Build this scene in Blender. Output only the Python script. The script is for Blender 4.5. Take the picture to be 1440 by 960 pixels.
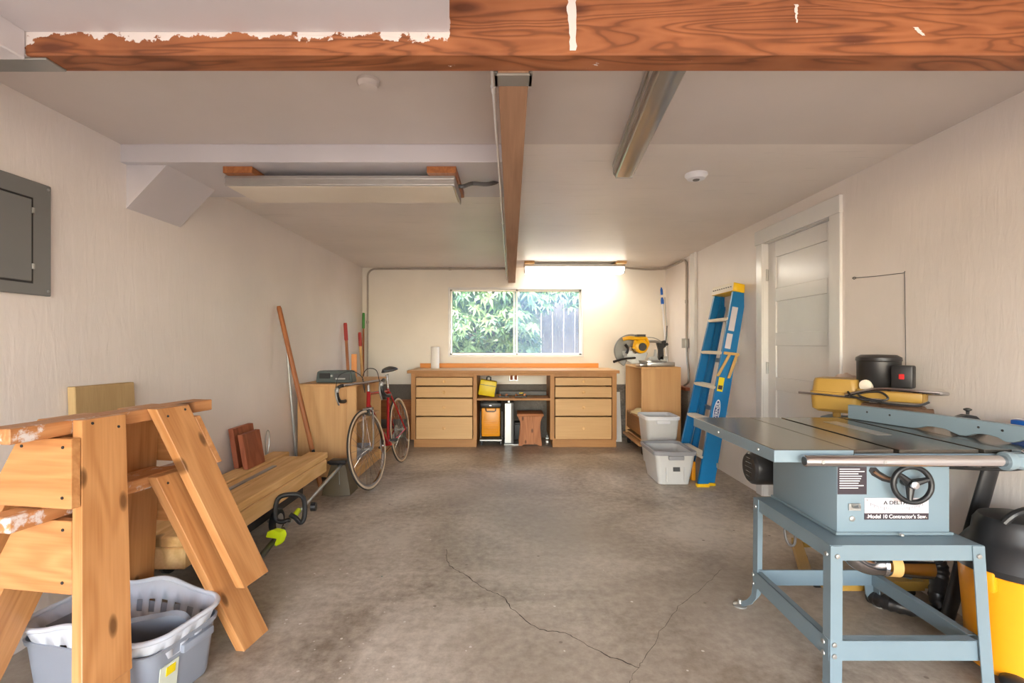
import bpy, bmesh, math, random
from mathutils import Vector, Matrix, Euler
random.seed(7)
PI = math.pi
V = Vector
R = math.radians
for o in list(bpy.data.objects): bpy.data.objects.remove(o)
scn = bpy.context.scene
COL = scn.collection

# ------------------------------------------------------------------ camera, world, light
FPX, CX, CY, H = 690.0, 719.0, 483.0, 1.22
cam_d = bpy.data.cameras.new('camera'); cam = bpy.data.objects.new('camera', cam_d); COL.objects.link(cam)
cam.location = (0, 0, H); cam.rotation_euler = (R(90), 0, 0)
cam_d.sensor_width = 36; cam_d.lens = 36 * FPX / 1440
cam_d.shift_x = (720 - CX) / 1440; cam_d.shift_y = -(480 - CY) / 1440
cam_d.clip_start = 0.05
scn.camera = cam
vs = scn.view_settings
vs.view_transform = 'Standard'; vs.look = 'None'; vs.gamma = 1; vs.exposure = 0.42; vs.use_curve_mapping = False

w = bpy.data.worlds.new('world'); scn.world = w; w.use_nodes = True
wn = w.node_tree.nodes; wl = w.node_tree.links
bg = wn['Background']
sky = wn.new('ShaderNodeTexSky'); sky.sky_type = 'NISHITA'; sky.sun_disc = False
sky.sun_elevation = R(48); sky.sun_rotation = R(200); sky.air_density = 1.2; sky.dust_density = 2.0
wl.new(sky.outputs[0], bg.inputs[0]); bg.inputs[1].default_value = 2.0

def lamp(name, kind, loc, rot, energy, color, **kw):
    d = bpy.data.lights.new(name, kind); d.energy = energy; d.color = color
    for k, v in kw.items(): setattr(d, k, v)
    o = bpy.data.objects.new(name, d); COL.objects.link(o); o.location = loc; o.rotation_euler = rot
    return o
lamp('sun', 'SUN', (0, -4, 9), (R(38), 0, R(-25)), 3.8, (1, .95, .86), angle=R(2))
# daylight coming in through the open garage door behind the camera
lamp('door_daylight', 'AREA', (-0.1, -2.9, 1.2), (R(90), 0, 0), 30, (1.0, .96, .93), shape='RECTANGLE', size=3.8, size_y=2.1)
LAMP_GLOW = 10.0

def P(px, py, Y): return V(((px - CX) / FPX * Y, Y, H - (py - CY) / FPX * Y))
def F(px, py):
    Y = H * FPX / (py - CY)
    return V(((px - CX) / FPX * Y, Y, 0))

# ------------------------------------------------------------------ materials
def srgb(r, g, b):
    f = lambda c: (c / 255 / 12.92) if c / 255 <= .04045 else ((c / 255 + .055) / 1.055) ** 2.4
    return (f(r), f(g), f(b), 1)
MATS = {}
def newmat(name):
    m = bpy.data.materials.new(name); m.use_nodes = True
    nt = m.node_tree; return m, nt, nt.nodes['Principled BSDF']
def link(nt, a, b): nt.links.new(a, b)
def plain(name, col, rough=.5, metal=0, var=.12, scale=12, bump=0.0, **kw):
    m, nt, b = newmat(name)
    tc = nt.nodes.new('ShaderNodeTexCoord'); n = nt.nodes.new('ShaderNodeTexNoise')
    n.inputs['Scale'].default_value = scale; n.inputs['Detail'].default_value = 5
    link(nt, tc.outputs['Object'], n.inputs['Vector'])
    mx = nt.nodes.new('ShaderNodeMix'); mx.data_type = 'RGBA'
    c = srgb(*col)
    mx.inputs['A'].default_value = tuple(x * (1 - var) for x in c[:3]) + (1,)
    mx.inputs['B'].default_value = tuple(min(1, x * (1 + var)) for x in c[:3]) + (1,)
    link(nt, n.outputs['Fac'], mx.inputs['Factor']); link(nt, mx.outputs['Result'], b.inputs['Base Color'])
    b.inputs['Roughness'].default_value = rough; b.inputs['Metallic'].default_value = metal
    if bump:
        bp = nt.nodes.new('ShaderNodeBump'); bp.inputs['Strength'].default_value = bump; bp.inputs['Distance'].default_value = .003
        link(nt, n.outputs['Fac'], bp.inputs['Height']); link(nt, bp.outputs[0], b.inputs['Normal'])
    for k, v in kw.items(): b.inputs[k].default_value = v
    MATS[name] = m; return m
def ramp(nt, src, stops):
    r = nt.nodes.new('ShaderNodeValToRGB'); el = r.color_ramp.elements
    while len(el) > 1: el.remove(el[-1])
    el[0].position = stops[0][0]; el[0].color = stops[0][1]
    for p, c in stops[1:]:
        e = el.new(p); e.color = c
    link(nt, src, r.inputs[0]); return r.outputs[0]
def wood(name, lo, hi, rough=.5, scale=1.0, knots=.0, paint=0.0, ring=1.0, spec=.4):
    """wood with the grain along the part's own X axis"""
    m, nt, b = newmat(name); N = nt.nodes.new
    tc = N('ShaderNodeTexCoord'); oi = N('ShaderNodeObjectInfo')
    mul = N('ShaderNodeVectorMath'); mul.operation = 'SCALE'; mul.inputs[0].default_value = (7, 3, 5)
    link(nt, oi.outputs['Random'], mul.inputs['Scale'])
    add = N('ShaderNodeVectorMath'); add.operation = 'ADD'
    link(nt, tc.outputs['Object'], add.inputs[0]); link(nt, mul.outputs[0], add.inputs[1])
    mp = N('ShaderNodeMapping'); mp.inputs['Scale'].default_value = (1.1 * scale, 9 * scale, 9 * scale)
    link(nt, add.outputs[0], mp.inputs[0])
    n1 = N('ShaderNodeTexNoise'); n1.inputs['Scale'].default_value = 1.0; n1.inputs['Detail'].default_value = 2; n1.inputs['Distortion'].default_value = .4
    link(nt, mp.outputs[0], n1.inputs['Vector'])
    ma = N('ShaderNodeMath'); ma.operation = 'MULTIPLY'; ma.inputs[1].default_value = 42 * ring
    link(nt, n1.outputs['Fac'], ma.inputs[0])
    sn = N('ShaderNodeMath'); sn.operation = 'SINE'; link(nt, ma.outputs[0], sn.inputs[0])
    mp2 = N('ShaderNodeMapping'); mp2.inputs['Scale'].default_value = (4 * scale, 120 * scale, 120 * scale)
    link(nt, add.outputs[0], mp2.inputs[0])
    n2 = N('ShaderNodeTexNoise'); n2.inputs['Scale'].default_value = 1.0; n2.inputs['Detail'].default_value = 3
    link(nt, mp2.outputs[0], n2.inputs['Vector'])
    a1 = N('ShaderNodeMath'); a1.operation = 'MULTIPLY_ADD'; a1.inputs[1].default_value = .16; a1.inputs[2].default_value = .25
    link(nt, sn.outputs[0], a1.inputs[0])
    a2 = N('ShaderNodeMath'); a2.operation = 'MULTIPLY_ADD'; a2.inputs[1].default_value = .55
    link(nt, n2.outputs['Fac'], a2.inputs[0]); link(nt, a1.outputs[0], a2.inputs[2])
    col = ramp(nt, a2.outputs[0], [(.15, srgb(*lo)), (.85, srgb(*hi))])
    out = col
    if knots:
        mk = N('ShaderNodeMapping'); mk.inputs['Scale'].default_value = (3.4 * knots, 8 * knots, 8 * knots)
        link(nt, add.outputs[0], mk.inputs[0])
        vo = N('ShaderNodeTexVoronoi'); vo.voronoi_dimensions = '2D'; vo.inputs['Scale'].default_value = 1; link(nt, mk.outputs[0], vo.inputs['Vector'])
        kf = ramp(nt, vo.outputs['Distance'], [(.045, (.85, .85, .85, 1)), (.075, (.5, .5, .5, 1)), (.10, (0, 0, 0, 1))])
        mx = N('ShaderNodeMix'); mx.data_type = 'RGBA'
        link(nt, kf, mx.inputs['Factor']); link(nt, out, mx.inputs['A'])
        mx.inputs['B'].default_value = tuple(c * .28 for c in srgb(*lo)[:3]) + (1,)
        out = mx.outputs['Result']
    if paint:
        np_ = N('ShaderNodeTexNoise'); np_.inputs['Scale'].default_value = 9; np_.inputs['Detail'].default_value = 7; np_.inputs['Roughness'].default_value = .7
        link(nt, add.outputs[0], np_.inputs['Vector'])
        pf = ramp(nt, np_.outputs['Fac'], [(.60 - paint * .1, (0, 0, 0, 1)), (.66 - paint * .1, (1, 1, 1, 1))])
        mx = N('ShaderNodeMix'); mx.data_type = 'RGBA'
        link(nt, pf, mx.inputs['Factor']); link(nt, out, mx.inputs['A']); mx.inputs['B'].default_value = srgb(215, 205, 200)
        out = mx.outputs['Result']
    link(nt, out, b.inputs['Base Color'])
    b.inputs['Roughness'].default_value = rough; b.inputs['Specular IOR Level'].default_value = spec
    bp = N('ShaderNodeBump'); bp.inputs['Strength'].default_value = .25; bp.inputs['Distance'].default_value = .001
    link(nt, a2.outputs[0], bp.inputs['Height']); link(nt, bp.outputs[0], b.inputs['Normal'])
    MATS[name] = m; return m
def painted_wall(name, col, sc, strength=.5, rough=.42, streak=None):
    """white painted plywood; sc stretches the brush and veneer relief"""
    m, nt, b = newmat(name); N = nt.nodes.new
    tc = N('ShaderNodeTexCoord'); mp = N('ShaderNodeMapping'); mp.inputs['Scale'].default_value = sc
    link(nt, tc.outputs['Object'], mp.inputs[0])
    n = N('ShaderNodeTexNoise'); n.inputs['Scale'].default_value = 1; n.inputs['Detail'].default_value = 6; n.inputs['Roughness'].default_value = .6; n.inputs['Distortion'].default_value = .6
    link(nt, mp.outputs[0], n.inputs['Vector'])
    n2 = N('ShaderNodeTexNoise'); n2.inputs['Scale'].default_value = 1.3; n2.inputs['Detail'].default_value = 4
    link(nt, tc.outputs['Object'], n2.inputs['Vector'])
    c = srgb(*col); d = tuple(x * .90 for x in c[:3]) + (1,)
    base = ramp(nt, n2.outputs['Fac'], [(.3, d), (.65, c)])
    if streak:
        sf = ramp(nt, n.outputs['Fac'], [(.60, (0, 0, 0, 1)), (.72, (1, 1, 1, 1))])
        ma = N('ShaderNodeMath'); ma.operation = 'MULTIPLY'; ma.inputs[1].default_value = streak; link(nt, sf, ma.inputs[0])
        mx = N('ShaderNodeMix'); mx.data_type = 'RGBA'; link(nt, ma.outputs[0], mx.inputs['Factor']); link(nt, base, mx.inputs['A'])
        mx.inputs['B'].default_value = tuple(x * .55 for x in c[:3]) + (1,)
        base = mx.outputs['Result']
    link(nt, base, b.inputs['Base Color']); b.inputs['Roughness'].default_value = rough
    bp = N('ShaderNodeBump'); bp.inputs['Strength'].default_value = strength; bp.inputs['Distance'].default_value = .004
    link(nt, n.outputs['Fac'], bp.inputs['Height']); link(nt, bp.outputs[0], b.inputs['Normal'])
    MATS[name] = m; return m
def concrete(name, cols, rough=.45, scale=1.0):
    m, nt, b = newmat(name); N = nt.nodes.new
    tc = N('ShaderNodeTexCoord')
    n1 = N('ShaderNodeTexNoise'); n1.inputs['Scale'].default_value = 1.0 * scale; n1.inputs['Detail'].default_value = 9; n1.inputs['Roughness'].default_value = .62; n1.inputs['Distortion'].default_value = .7
    n2 = N('ShaderNodeTexNoise'); n2.inputs['Scale'].default_value = 22 * scale; n2.inputs['Detail'].default_value = 6; n2.inputs['Roughness'].default_value = .7
    n3 = N('ShaderNodeTexNoise'); n3.inputs['Scale'].default_value = .45 * scale; n3.inputs['Detail'].default_value = 3
    for n in (n1, n2, n3): link(nt, tc.outputs['Object'], n.inputs['Vector'])
    a = N('ShaderNodeMath'); a.operation = 'MULTIPLY_ADD'; a.inputs[1].default_value = .35; link(nt, n2.outputs['Fac'], a.inputs[0])
    s = N('ShaderNodeMath'); s.operation = 'MULTIPLY'; s.inputs[1].default_value = .65; link(nt, n1.outputs['Fac'], s.inputs[0]); link(nt, s.outputs[0], a.inputs[2])
    base = ramp(nt, a.outputs[0], [(.38, srgb(*cols[0])), (.5, srgb(*cols[1])), (.61, srgb(*cols[2]))])
    mx = N('ShaderNodeMix'); mx.data_type = 'RGBA'
    f = ramp(nt, n3.outputs['Fac'], [(.42, (0, 0, 0, 1)), (.62, (1, 1, 1, 1))])
    ff = N('ShaderNodeMath'); ff.operation = 'MULTIPLY'; ff.inputs[1].default_value = .75; link(nt, f, ff.inputs[0])
    link(nt, ff.outputs[0], mx.inputs['Factor']); link(nt, base, mx.inputs['A']); mx.inputs['B'].default_value = srgb(*cols[3])
    vo = N('ShaderNodeTexVoronoi'); vo.inputs['Scale'].default_value = 5.5 * scale; link(nt, tc.outputs['Object'], vo.inputs['Vector'])
    sp = ramp(nt, vo.outputs['Distance'], [(.035, (1, 1, 1, 1)), (.055, (0, 0, 0, 1))])
    mx2 = N('ShaderNodeMix'); mx2.data_type = 'RGBA'; link(nt, sp, mx2.inputs['Factor']); link(nt, mx.outputs['Result'], mx2.inputs['A']); mx2.inputs['B'].default_value = srgb(*cols[0])
    link(nt, mx2.outputs['Result'], b.inputs['Base Color'])
    rr = N('ShaderNodeMapRange'); rr.inputs['To Min'].default_value = rough - .14; rr.inputs['To Max'].default_value = rough + .2
    link(nt, n1.outputs['Fac'], rr.inputs['Value']); link(nt, rr.outputs[0], b.inputs['Roughness'])
    bp = N('ShaderNodeBump'); bp.inputs['Strength'].default_value = .35; bp.inputs['Distance'].default_value = .004
    link(nt, a.outputs[0], bp.inputs['Height']); link(nt, bp.outputs[0], b.inputs['Normal'])
    MATS[name] = m; return m
def emis(name, col, st):
    m, nt, b = newmat(name); b.inputs['Base Color'].default_value = srgb(240, 240, 235)
    b.inputs['Emission Color'].default_value = col; b.inputs['Emission Strength'].default_value = st
    MATS[name] = m; return m

WALL = painted_wall('painted plywood wall', (238, 229, 223), (26, 26, 5), .55)
WALLB = painted_wall('painted back wall', (240, 233, 222), (16, 16, 3), .2)
CEIL = painted_wall('painted plywood ceiling', (234, 225, 218), (3, 30, 30), .4, streak=.32)
CEIL_F = painted_wall('painted smooth ceiling', (212, 202, 196), (2, 9, 9), .15)
SOFF = painted_wall('painted soffit', (205, 200, 203), (3, 12, 12), .3)
TRIMW = plain('white gloss trim', (226, 224, 222), .22, var=.03)
CONC = concrete('worn concrete floor', [(128, 114, 99), (178, 165, 150), (212, 200, 185), (142, 127, 111)], .42)
CONCW = concrete('rough concrete stem wall', [(86, 80, 74), (128, 122, 116), (160, 154, 148), (104, 98, 92)], .8, 2.2)
BEAM = None
PINE = wood('varnished pine', (172, 112, 62), (208, 150, 96), .38, 1.0, knots=.8, ring=.8)
PINEP = wood('pine with old paint', (170, 108, 62), (206, 148, 98), .45, 1.0, knots=.6, paint=.25)
LUMB = wood('fresh lumber', (208, 158, 96), (236, 194, 136), .6, .8, knots=.5, ring=.7)
PLY = wood('birch plywood', (188, 138, 86), (214, 168, 116), .5, .55, ring=.35)
MAPLE = wood('maple drawer face', (200, 156, 102), (219, 178, 124), .45, .6, ring=.2)
FRAMEW = wood('cabinet frame wood', (160, 110, 62), (188, 136, 82), .5, .8, ring=.3)
TOPW = wood('bench top wood', (212, 160, 108), (234, 190, 140), .35, .5, ring=.3)
ORNG = wood('orange varnished strip', (212, 128, 46), (232, 150, 62), .4, .6, ring=.3)
REDW = wood('redwood board', (128, 66, 42), (170, 98, 66), .6, .8)
OSB = wood('particle board', (176, 146, 100), (200, 170, 124), .8, 1.6, ring=.2)
BROWN = wood('brown pole wood', (140, 82, 44), (176, 112, 66), .45, 1.2)
STOOLW = wood('old stool wood', (150, 90, 52), (192, 126, 80), .55, 1.0, knots=.9)
BEAM2 = wood('rough joist wood', (152, 114, 88), (188, 148, 118), .8, .7, ring=.3)
GREY = plain('grey enamel panel', (118, 118, 117), .35, .0, var=.04)
STEEL = plain('galvanised steel', (172, 172, 170), .38, .8)
CHROME = plain('chrome', (200, 200, 204), .16, 1.0, var=.03)
ALU = plain('brushed aluminium', (186, 184, 182), .32, .85)
IRON = plain('ground cast iron', (128, 124, 118), .2, .85, var=.2, scale=9)
SAWB = plain('saw blue grey enamel', (120, 138, 148), .35, .0, var=.08, scale=4)
SAWD = plain('stand blue grey enamel', (112, 129, 138), .38, .0, var=.1, scale=5)
BLACK = plain('black plastic', (30, 30, 32), .4, var=.2)
BLKM = plain('black metal', (48, 47, 48), .35, .3)
RUB = plain('black rubber', (26, 25, 25), .75)
DGREY = plain('dark grey plastic', (72, 72, 74), .5)
YEL = plain('yellow plastic', (228, 150, 22), .35, var=.05)
YELB = plain('bright yellow case', (228, 200, 10), .4, var=.05)
YELM = plain('mustard enamel', (178, 140, 64), .42, var=.1, scale=8)
DWY = plain('tool yellow', (250, 186, 10), .35, var=.05)
BLUE = plain('blue fiberglass', (0, 112, 172), .38, var=.08, scale=20)
BLUEP = plain('blue grip', (20, 96, 190), .4)
LYEL = plain('ladder cap yellow', (242, 196, 22), .4, var=.05)
CREAM = plain('cream painted metal', (232, 222, 204), .45, var=.04)
OFFW = plain('off white lens', (226, 216, 200), .3, var=.03)
WHITE = plain('white plastic', (228, 228, 232), .4, var=.03)
PAPER = plain('white paper', (240, 238, 236), .9, var=.03)
BASKW = plain('pale grey basket plastic', (196, 198, 206), .4, var=.04)
TOTEG = plain('grey tote plastic', (138, 142, 152), .42, var=.05)
CLEAR = plain('milky clear plastic', (206, 205, 204), .3, var=.05)
CLRG = plain('grey bin rim', (150, 150, 156), .4, var=.05)
REDF = plain('red bicycle enamel', (150, 24, 28), .22, var=.06)
TYRE = plain('gum wall tyre', (196, 176, 150), .6)
TREAD = plain('tyre tread', (52, 46, 42), .8)
BAG = plain('olive plastic guard', (84, 70, 48), .6, var=.2)
GRN = plain('lime green plastic', (196, 216, 20), .35, var=.05)
GRNH = plain('green handle', (64, 140, 60), .45)
REDH = plain('red handle grip', (168, 46, 40), .45)
RADIO = plain('radio grey', (74, 84, 84), .4)
CLOTH = plain('cream cloth', (232, 214, 168), .9, var=.1, bump=.6, scale=40)
SOIL = plain('garden soil', (92, 78, 60), .95, var=.3)
TAN = plain('tan card', (198, 160, 96), .7)
DARKL = plain('dark print', (52, 42, 50), .5)
LBLW = plain('silver label plate', (206, 200, 206), .4, .1, var=.04)
PRINT = plain('black print', (30, 26, 30), .6, var=0)
PRINTW = plain('white print', (225, 222, 225), .6, var=0)
REDP = plain('red print', (200, 30, 30), .5, var=0)
RUST = plain('rusty dusty metal', (110, 82, 62), .8, var=.35, scale=30)
CABLE = plain('grey cable', (90, 88, 88), .5)
COND = plain('weathered conduit', (172, 162, 152), .5, .2)
LGLOW = emis('lit fluorescent lens', (1, .93, .78, 1), LAMP_GLOW)

# ------------------------------------------------------------------ builders
def wmat(o):
    M = o.matrix_basis.copy()
    while o.parent: o = o.parent; M = o.matrix_basis @ M
    return M
def frame(p0, xdir, up=V((0, 0, 1))):
    x = V(xdir).normalized(); y = V(up).cross(x)
    if y.length < 1e-4: y = V((0, 1, 0)).cross(x)
    y.normalize(); z = x.cross(y)
    M = Matrix((x, y, z)).transposed().to_4x4(); M.translation = V(p0); return M
class B:
    def __init__(s): s.bm = bmesh.new(); s.slots = []
    def _mi(s, faces, mat):
        if mat is None: return
        if mat not in s.slots: s.slots.append(mat)
        for f in faces: f.material_index = s.slots.index(mat) + 1
    def hexa(s, v8, bev=0, seg=1, mat=None):
        """v8: four bottom then four top corners"""
        t = bmesh.new(); vs_ = [t.verts.new(v) for v in v8]
        for f in ((0, 3, 2, 1), (4, 5, 6, 7), (0, 1, 5, 4), (1, 2, 6, 5), (2, 3, 7, 6), (3, 0, 4, 7)): t.faces.new([vs_[i] for i in f])
        bmesh.ops.recalc_face_normals(t, faces=t.faces)
        if bev: bmesh.ops.bevel(t, geom=t.edges[:], offset=bev, segments=seg, affect='EDGES', profile=.5)
        return s._merge(t, mat)
    def _merge(s, t, mat=None):
        mp = {}; fs = []
        for v in t.verts: mp[v] = s.bm.verts.new(v.co)
        for f in t.faces:
            try: fs.append(s.bm.faces.new([mp[v] for v in f.verts]))
            except ValueError: pass
        t.free(); s._mi(fs, mat); return fs
    def box(s, c, sz, rot=None, bev=0, seg=1, mat=None):
        hx, hy, hz = sz[0] / 2, sz[1] / 2, sz[2] / 2
        M = rot if rot is not None else Matrix()
        M = M.to_4x4() if len(M) == 3 else M
        v = [V(c) + (M @ V(p)) for p in ((-hx, -hy, -hz), (hx, -hy, -hz), (hx, hy, -hz), (-hx, hy, -hz), (-hx, -hy, hz), (hx, -hy, hz), (hx, hy, hz), (-hx, hy, hz))]
        s.hexa(v, bev, seg, mat); return s
    def bb(s, a, b, bev=0, seg=1, mat=None):
        a, b = V(a), V(b); d = b - a
        return s.box((a + b) / 2, (abs(d.x), abs(d.y), abs(d.z)), None, bev, seg, mat)
    def loft(s, rings, cap0=True, cap1=True, closed=True, skip=None, mat=None):
        vr = [[s.bm.verts.new(p) for p in r] for r in rings]; n = len(vr[0]); fs = []
        for i in range(len(vr) - 1):
            for j in range(n if closed else n - 1):
                if skip and skip(i, j): continue
                k = (j + 1) % n
                fs.append(s.bm.faces.new((vr[i][j], vr[i][k], vr[i + 1][k], vr[i + 1][j])))
        if cap0: fs.append(s.bm.faces.new(vr[0][::-1]))
        if cap1: fs.append(s.bm.faces.new(vr[-1]))
        s._mi(fs, mat); return s
    def cyl(s, p0, p1, r0, r1=None, n=20, cap=True, mat=None):
        r1 = r0 if r1 is None else r1; p0, p1 = V(p0), V(p1); d = (p1 - p0).normalized()
        a = d.orthogonal().normalized(); b = d.cross(a)
        rg = [[p + (a * math.cos(2 * PI * i / n) + b * math.sin(2 * PI * i / n)) * r for i in range(n)] for p, r in ((p0, r0), (p1, r1))]
        return s.loft(rg, cap, cap, mat=mat)
    def lathe(s, p0, axis, prof, n=28, cap=True, mat=None):
        """prof: (distance along the axis, radius)"""
        d = V(axis).normalized(); a = d.orthogonal().normalized(); b = d.cross(a); p0 = V(p0)
        rg = [[p0 + d * h + (a * math.cos(2 * PI * i / n) + b * math.sin(2 * PI * i / n)) * max(r, 1e-4) for i in range(n)] for h, r in prof]
        return s.loft(rg, cap, cap, mat=mat)
    def tube(s, pts, r, n=10, closed=False, mat=None, rr=None):
        pts = [V(p) for p in pts]; m = len(pts); rg = []; prev = None
        for i, p in enumerate(pts):
            if closed: t = (pts[(i + 1) % m] - pts[i - 1]).normalized()
            else: t = (pts[min(i + 1, m - 1)] - pts[max(i - 1, 0)]).normalized()
            if prev is None: a = t.orthogonal().normalized()
            else:
                a = prev - t * prev.dot(t)
                a = a.normalized() if a.length > 1e-6 else t.orthogonal().normalized()
            prev = a; b = t.cross(a); q = rr[i] if rr else r
            rg.append([p + (a * math.cos(2 * PI * k / n) + b * math.sin(2 * PI * k / n)) * q for k in range(n)])
        if closed: rg.append(rg[0]); return s.loft(rg, False, False, mat=mat)
        return s.loft(rg, True, True, mat=mat)
    def prism(s, poly, d, bev=0, mat=None):
        """poly: planar outline; d: extrusion vector"""
        t = bmesh.new(); d = V(d); a = [t.verts.new(V(p)) for p in poly]; b = [t.verts.new(V(p) + d) for p in poly]; n = len(poly)
        t.faces.new(a[::-1]); t.faces.new(b)
        for i in range(n): t.faces.new((a[i], a[(i + 1) % n], b[(i + 1) % n], b[i]))
        bmesh.ops.recalc_face_normals(t, faces=t.faces)
        if bev: bmesh.ops.bevel(t, geom=t.edges[:], offset=bev, segments=1, affect='EDGES')
        s._merge(t, mat); return s
    def ball(s, c, r, sc=(1, 1, 1), n=14, mat=None):
        c = V(c); prof = []
        for i in range(n + 1):
            a = PI * i / n; prof.append((-math.cos(a), math.sin(a)))
        rg = [[c + V((q * math.cos(2 * PI * k / 16) * r * sc[0], q * math.sin(2 * PI * k / 16) * r * sc[1], h * r * sc[2])) for k in range(16)] for h, q in [(h, max(q, 1e-3)) for h, q in prof]]
        return s.loft(rg, mat=mat)
    def torus(s, c, axis, Rr, r, n=48, k=10, mat=None):
        d = V(axis).normalized(); a = d.orthogonal().normalized(); b = d.cross(a)
        return s.tube([V(c) + (a * math.cos(2 * PI * i / n) + b * math.sin(2 * PI * i / n)) * Rr for i in range(n)], r, k, True, mat)
    def quad(s, pts, mat=None):
        f = s.bm.faces.new([s.bm.verts.new(V(p)) for p in pts]); s._mi([f], mat); return s
    def build(s, name, mat, parent=None, fr=None, kind=None, smooth=True):
        me = bpy.data.meshes.new(name)
        bmesh.ops.recalc_face_normals(s.bm, faces=s.bm.faces) if getattr(s, 'rec', True) else None
        W = wmat(parent) if parent else Matrix()
        M = fr if fr is not None else W
        s.bm.transform(M.inverted()); s.bm.to_mesh(me); s.bm.free()
        o = bpy.data.objects.new(name, me); COL.objects.link(o)
        if parent: o.parent = parent
        o.matrix_basis = W.inverted() @ M
        me.materials.append(mat)
        for m in s.slots: me.materials.append(m)
        if smooth:
            for p in me.polygons: p.use_smooth = True
            me.set_sharp_from_angle(angle=R(32))
        if kind: o['kind'] = kind
        return o
def tag(o, label=None, cat=None, group=None, kind=None):
    if label: o['label'] = label
    if cat: o['category'] = cat
    if group: o['group'] = group
    if kind: o['kind'] = kind
    return o
def thing(name, label, cat, loc=(0, 0, 0), rz=0, group=None):
    o = bpy.data.objects.new(name, None); COL.objects.link(o); o.empty_display_size = .05
    o.location = loc; o.rotation_euler = (0, 0, rz)
    o.matrix_basis = Matrix.Translation(V(loc)) @ Matrix.Rotation(rz, 4, 'Z')
    return tag(o, label, cat, group)
def board(name, p0, p1, w, t, mat, parent=None, up=(0, 0, 1), bev=.0015):
    """board from p0 to p1 (centre line), t along up-ish axis, w across; grain along its length"""
    p0, p1 = V(p0), V(p1); M = frame((p0 + p1) / 2, p1 - p0, V(up)); L = (p1 - p0).length
    b = B(); rot = M.to_3x3(); b.box((p0 + p1) / 2, (L, w, t), rot, bev)
    return b.build(name, mat, parent, M)
def rrect(w, d, r, z, c=(0, 0), seg=5, rz=0):
    pts = []
    for (sx, sy, a0) in ((1, 1, 0), (-1, 1, 90), (-1, -1, 180), (1, -1, 270)):
        for i in range(seg + 1):
            a = R(a0 + 90 * i / seg)
            x = sx * (w / 2 - r) + r * math.cos(a); y = sy * (d / 2 - r) + r * math.sin(a)
            pts.append(V((c[0] + x * math.cos(rz) - y * math.sin(rz), c[1] + x * math.sin(rz) + y * math.cos(rz), z)))
    return pts
def text(s, name, size, origin, xdir, ydir, mat, parent, depth=.0006, align='CENTER', sx=1.0):
    cu = bpy.data.curves.new(name, 'FONT'); cu.body = s; cu.size = size; cu.align_x = align; cu.extrude = depth; cu.offset = size * .012
    t = bpy.data.objects.new('t', cu); COL.objects.link(t)
    bpy.context.view_layer.update()
    me = bpy.data.meshes.new_from_object(t.evaluated_get(bpy.context.evaluated_depsgraph_get()))
    bpy.data.objects.remove(t)
    x = V(xdir).normalized(); y = V(ydir).normalized(); z = x.cross(y)
    M = Matrix((x * sx, y, z)).transposed().to_4x4(); M.translation = V(origin)
    me.transform(wmat(parent).inverted() @ M)
    me.materials.clear(); me.materials.append(mat)
    o = bpy.data.objects.new(name, me); COL.objects.link(o); o.parent = parent
    return o
def arc(c, r, a0, a1, n, u, v):
    c, u, v = V(c), V(u), V(v)
    return [c + u * (r * math.cos(R(a0 + (a1 - a0) * i / n))) + v * (r * math.sin(R(a0 + (a1 - a0) * i / n))) for i in range(n + 1)]
def smoothpath(pts, n=6):
    pts = [V(p) for p in pts]; out = []
    for i in range(len(pts) - 1):
        p0 = pts[max(i - 1, 0)]; p1 = pts[i]; p2 = pts[i + 1]; p3 = pts[min(i + 2, len(pts) - 1)]
        for k in range(n):
            t = k / n
            out.append(.5 * ((2 * p1) + (p2 - p0) * t + (2 * p0 - 5 * p1 + 4 * p2 - p3) * t * t + (3 * p1 - p0 - 3 * p2 + p3) * t ** 3))
    return out + [pts[-1]]

# ------------------------------------------------------------------ room shell
XL, XR, YB, ZC, YO = -1.95, 2.02, 6.42, 2.215, -3.0
fl = B(); fl.rec = False
fl.quad([(XL - .2, YO - 1, 0), (XR + .2, YO - 1, 0), (XR + .2, YB + .2, 0), (XL - .2, YB + .2, 0)])
CRACK = plain('dark floor crack', (62, 54, 46), .9); SPOT = plain('paint spots', (214, 208, 200), .6); TEAL = plain('teal paint spot', (118, 132, 126), .7)  # dark crack colour, also drawn along the trowel joint
def strip(pts, wd, z, mat):
    pts = smoothpath([V(p) for p in pts], 7)
    pts = [p + V((random.uniform(-1, 1), random.uniform(-1, 1), 0)) * .006 for p in pts]
    for i in range(len(pts) - 1):
        d = (pts[i + 1] - pts[i]).normalized(); nrm = V((-d.y, d.x, 0)); a = wd * random.uniform(.5, 1.2)
        fl.quad([pts[i] - nrm * a + V((0, 0, z)), pts[i + 1] - nrm * a + V((0, 0, z)), pts[i + 1] + nrm * a + V((0, 0, z)), pts[i] + nrm * a + V((0, 0, z))], mat)
strip([F(x, y) for x, y in ((628, 772), (633, 795), (655, 808), (682, 828), (706, 838), (720, 856), (760, 884), (800, 892), (850, 920), (900, 938))], .0022, .0006, CRACK)
strip([F(x, y) for x, y in ((1015, 800), (985, 828), (950, 858), (915, 912), (898, 936), (885, 960))], .0009, .0006, CRACK)
for i in range(60):
    if i < 34: x, y = random.uniform(400, 560), random.uniform(800, 955)
    else: x, y = random.uniform(420, 1000), random.uniform(650, 950)
    c = F(x, y); r = random.uniform(.0025, .007); m = TEAL if i == 5 else SPOT
    fl.quad([c + V((math.cos(a), math.sin(a), 0)) * r * random.uniform(.7, 1.2) + V((0, 0, .0005)) for a in [k * PI / 4 for k in range(8)]], m)
tag(fl.build('floor', CONC, smooth=False), 'worn stained concrete garage floor with a long crack', None, kind='structure')

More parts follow.
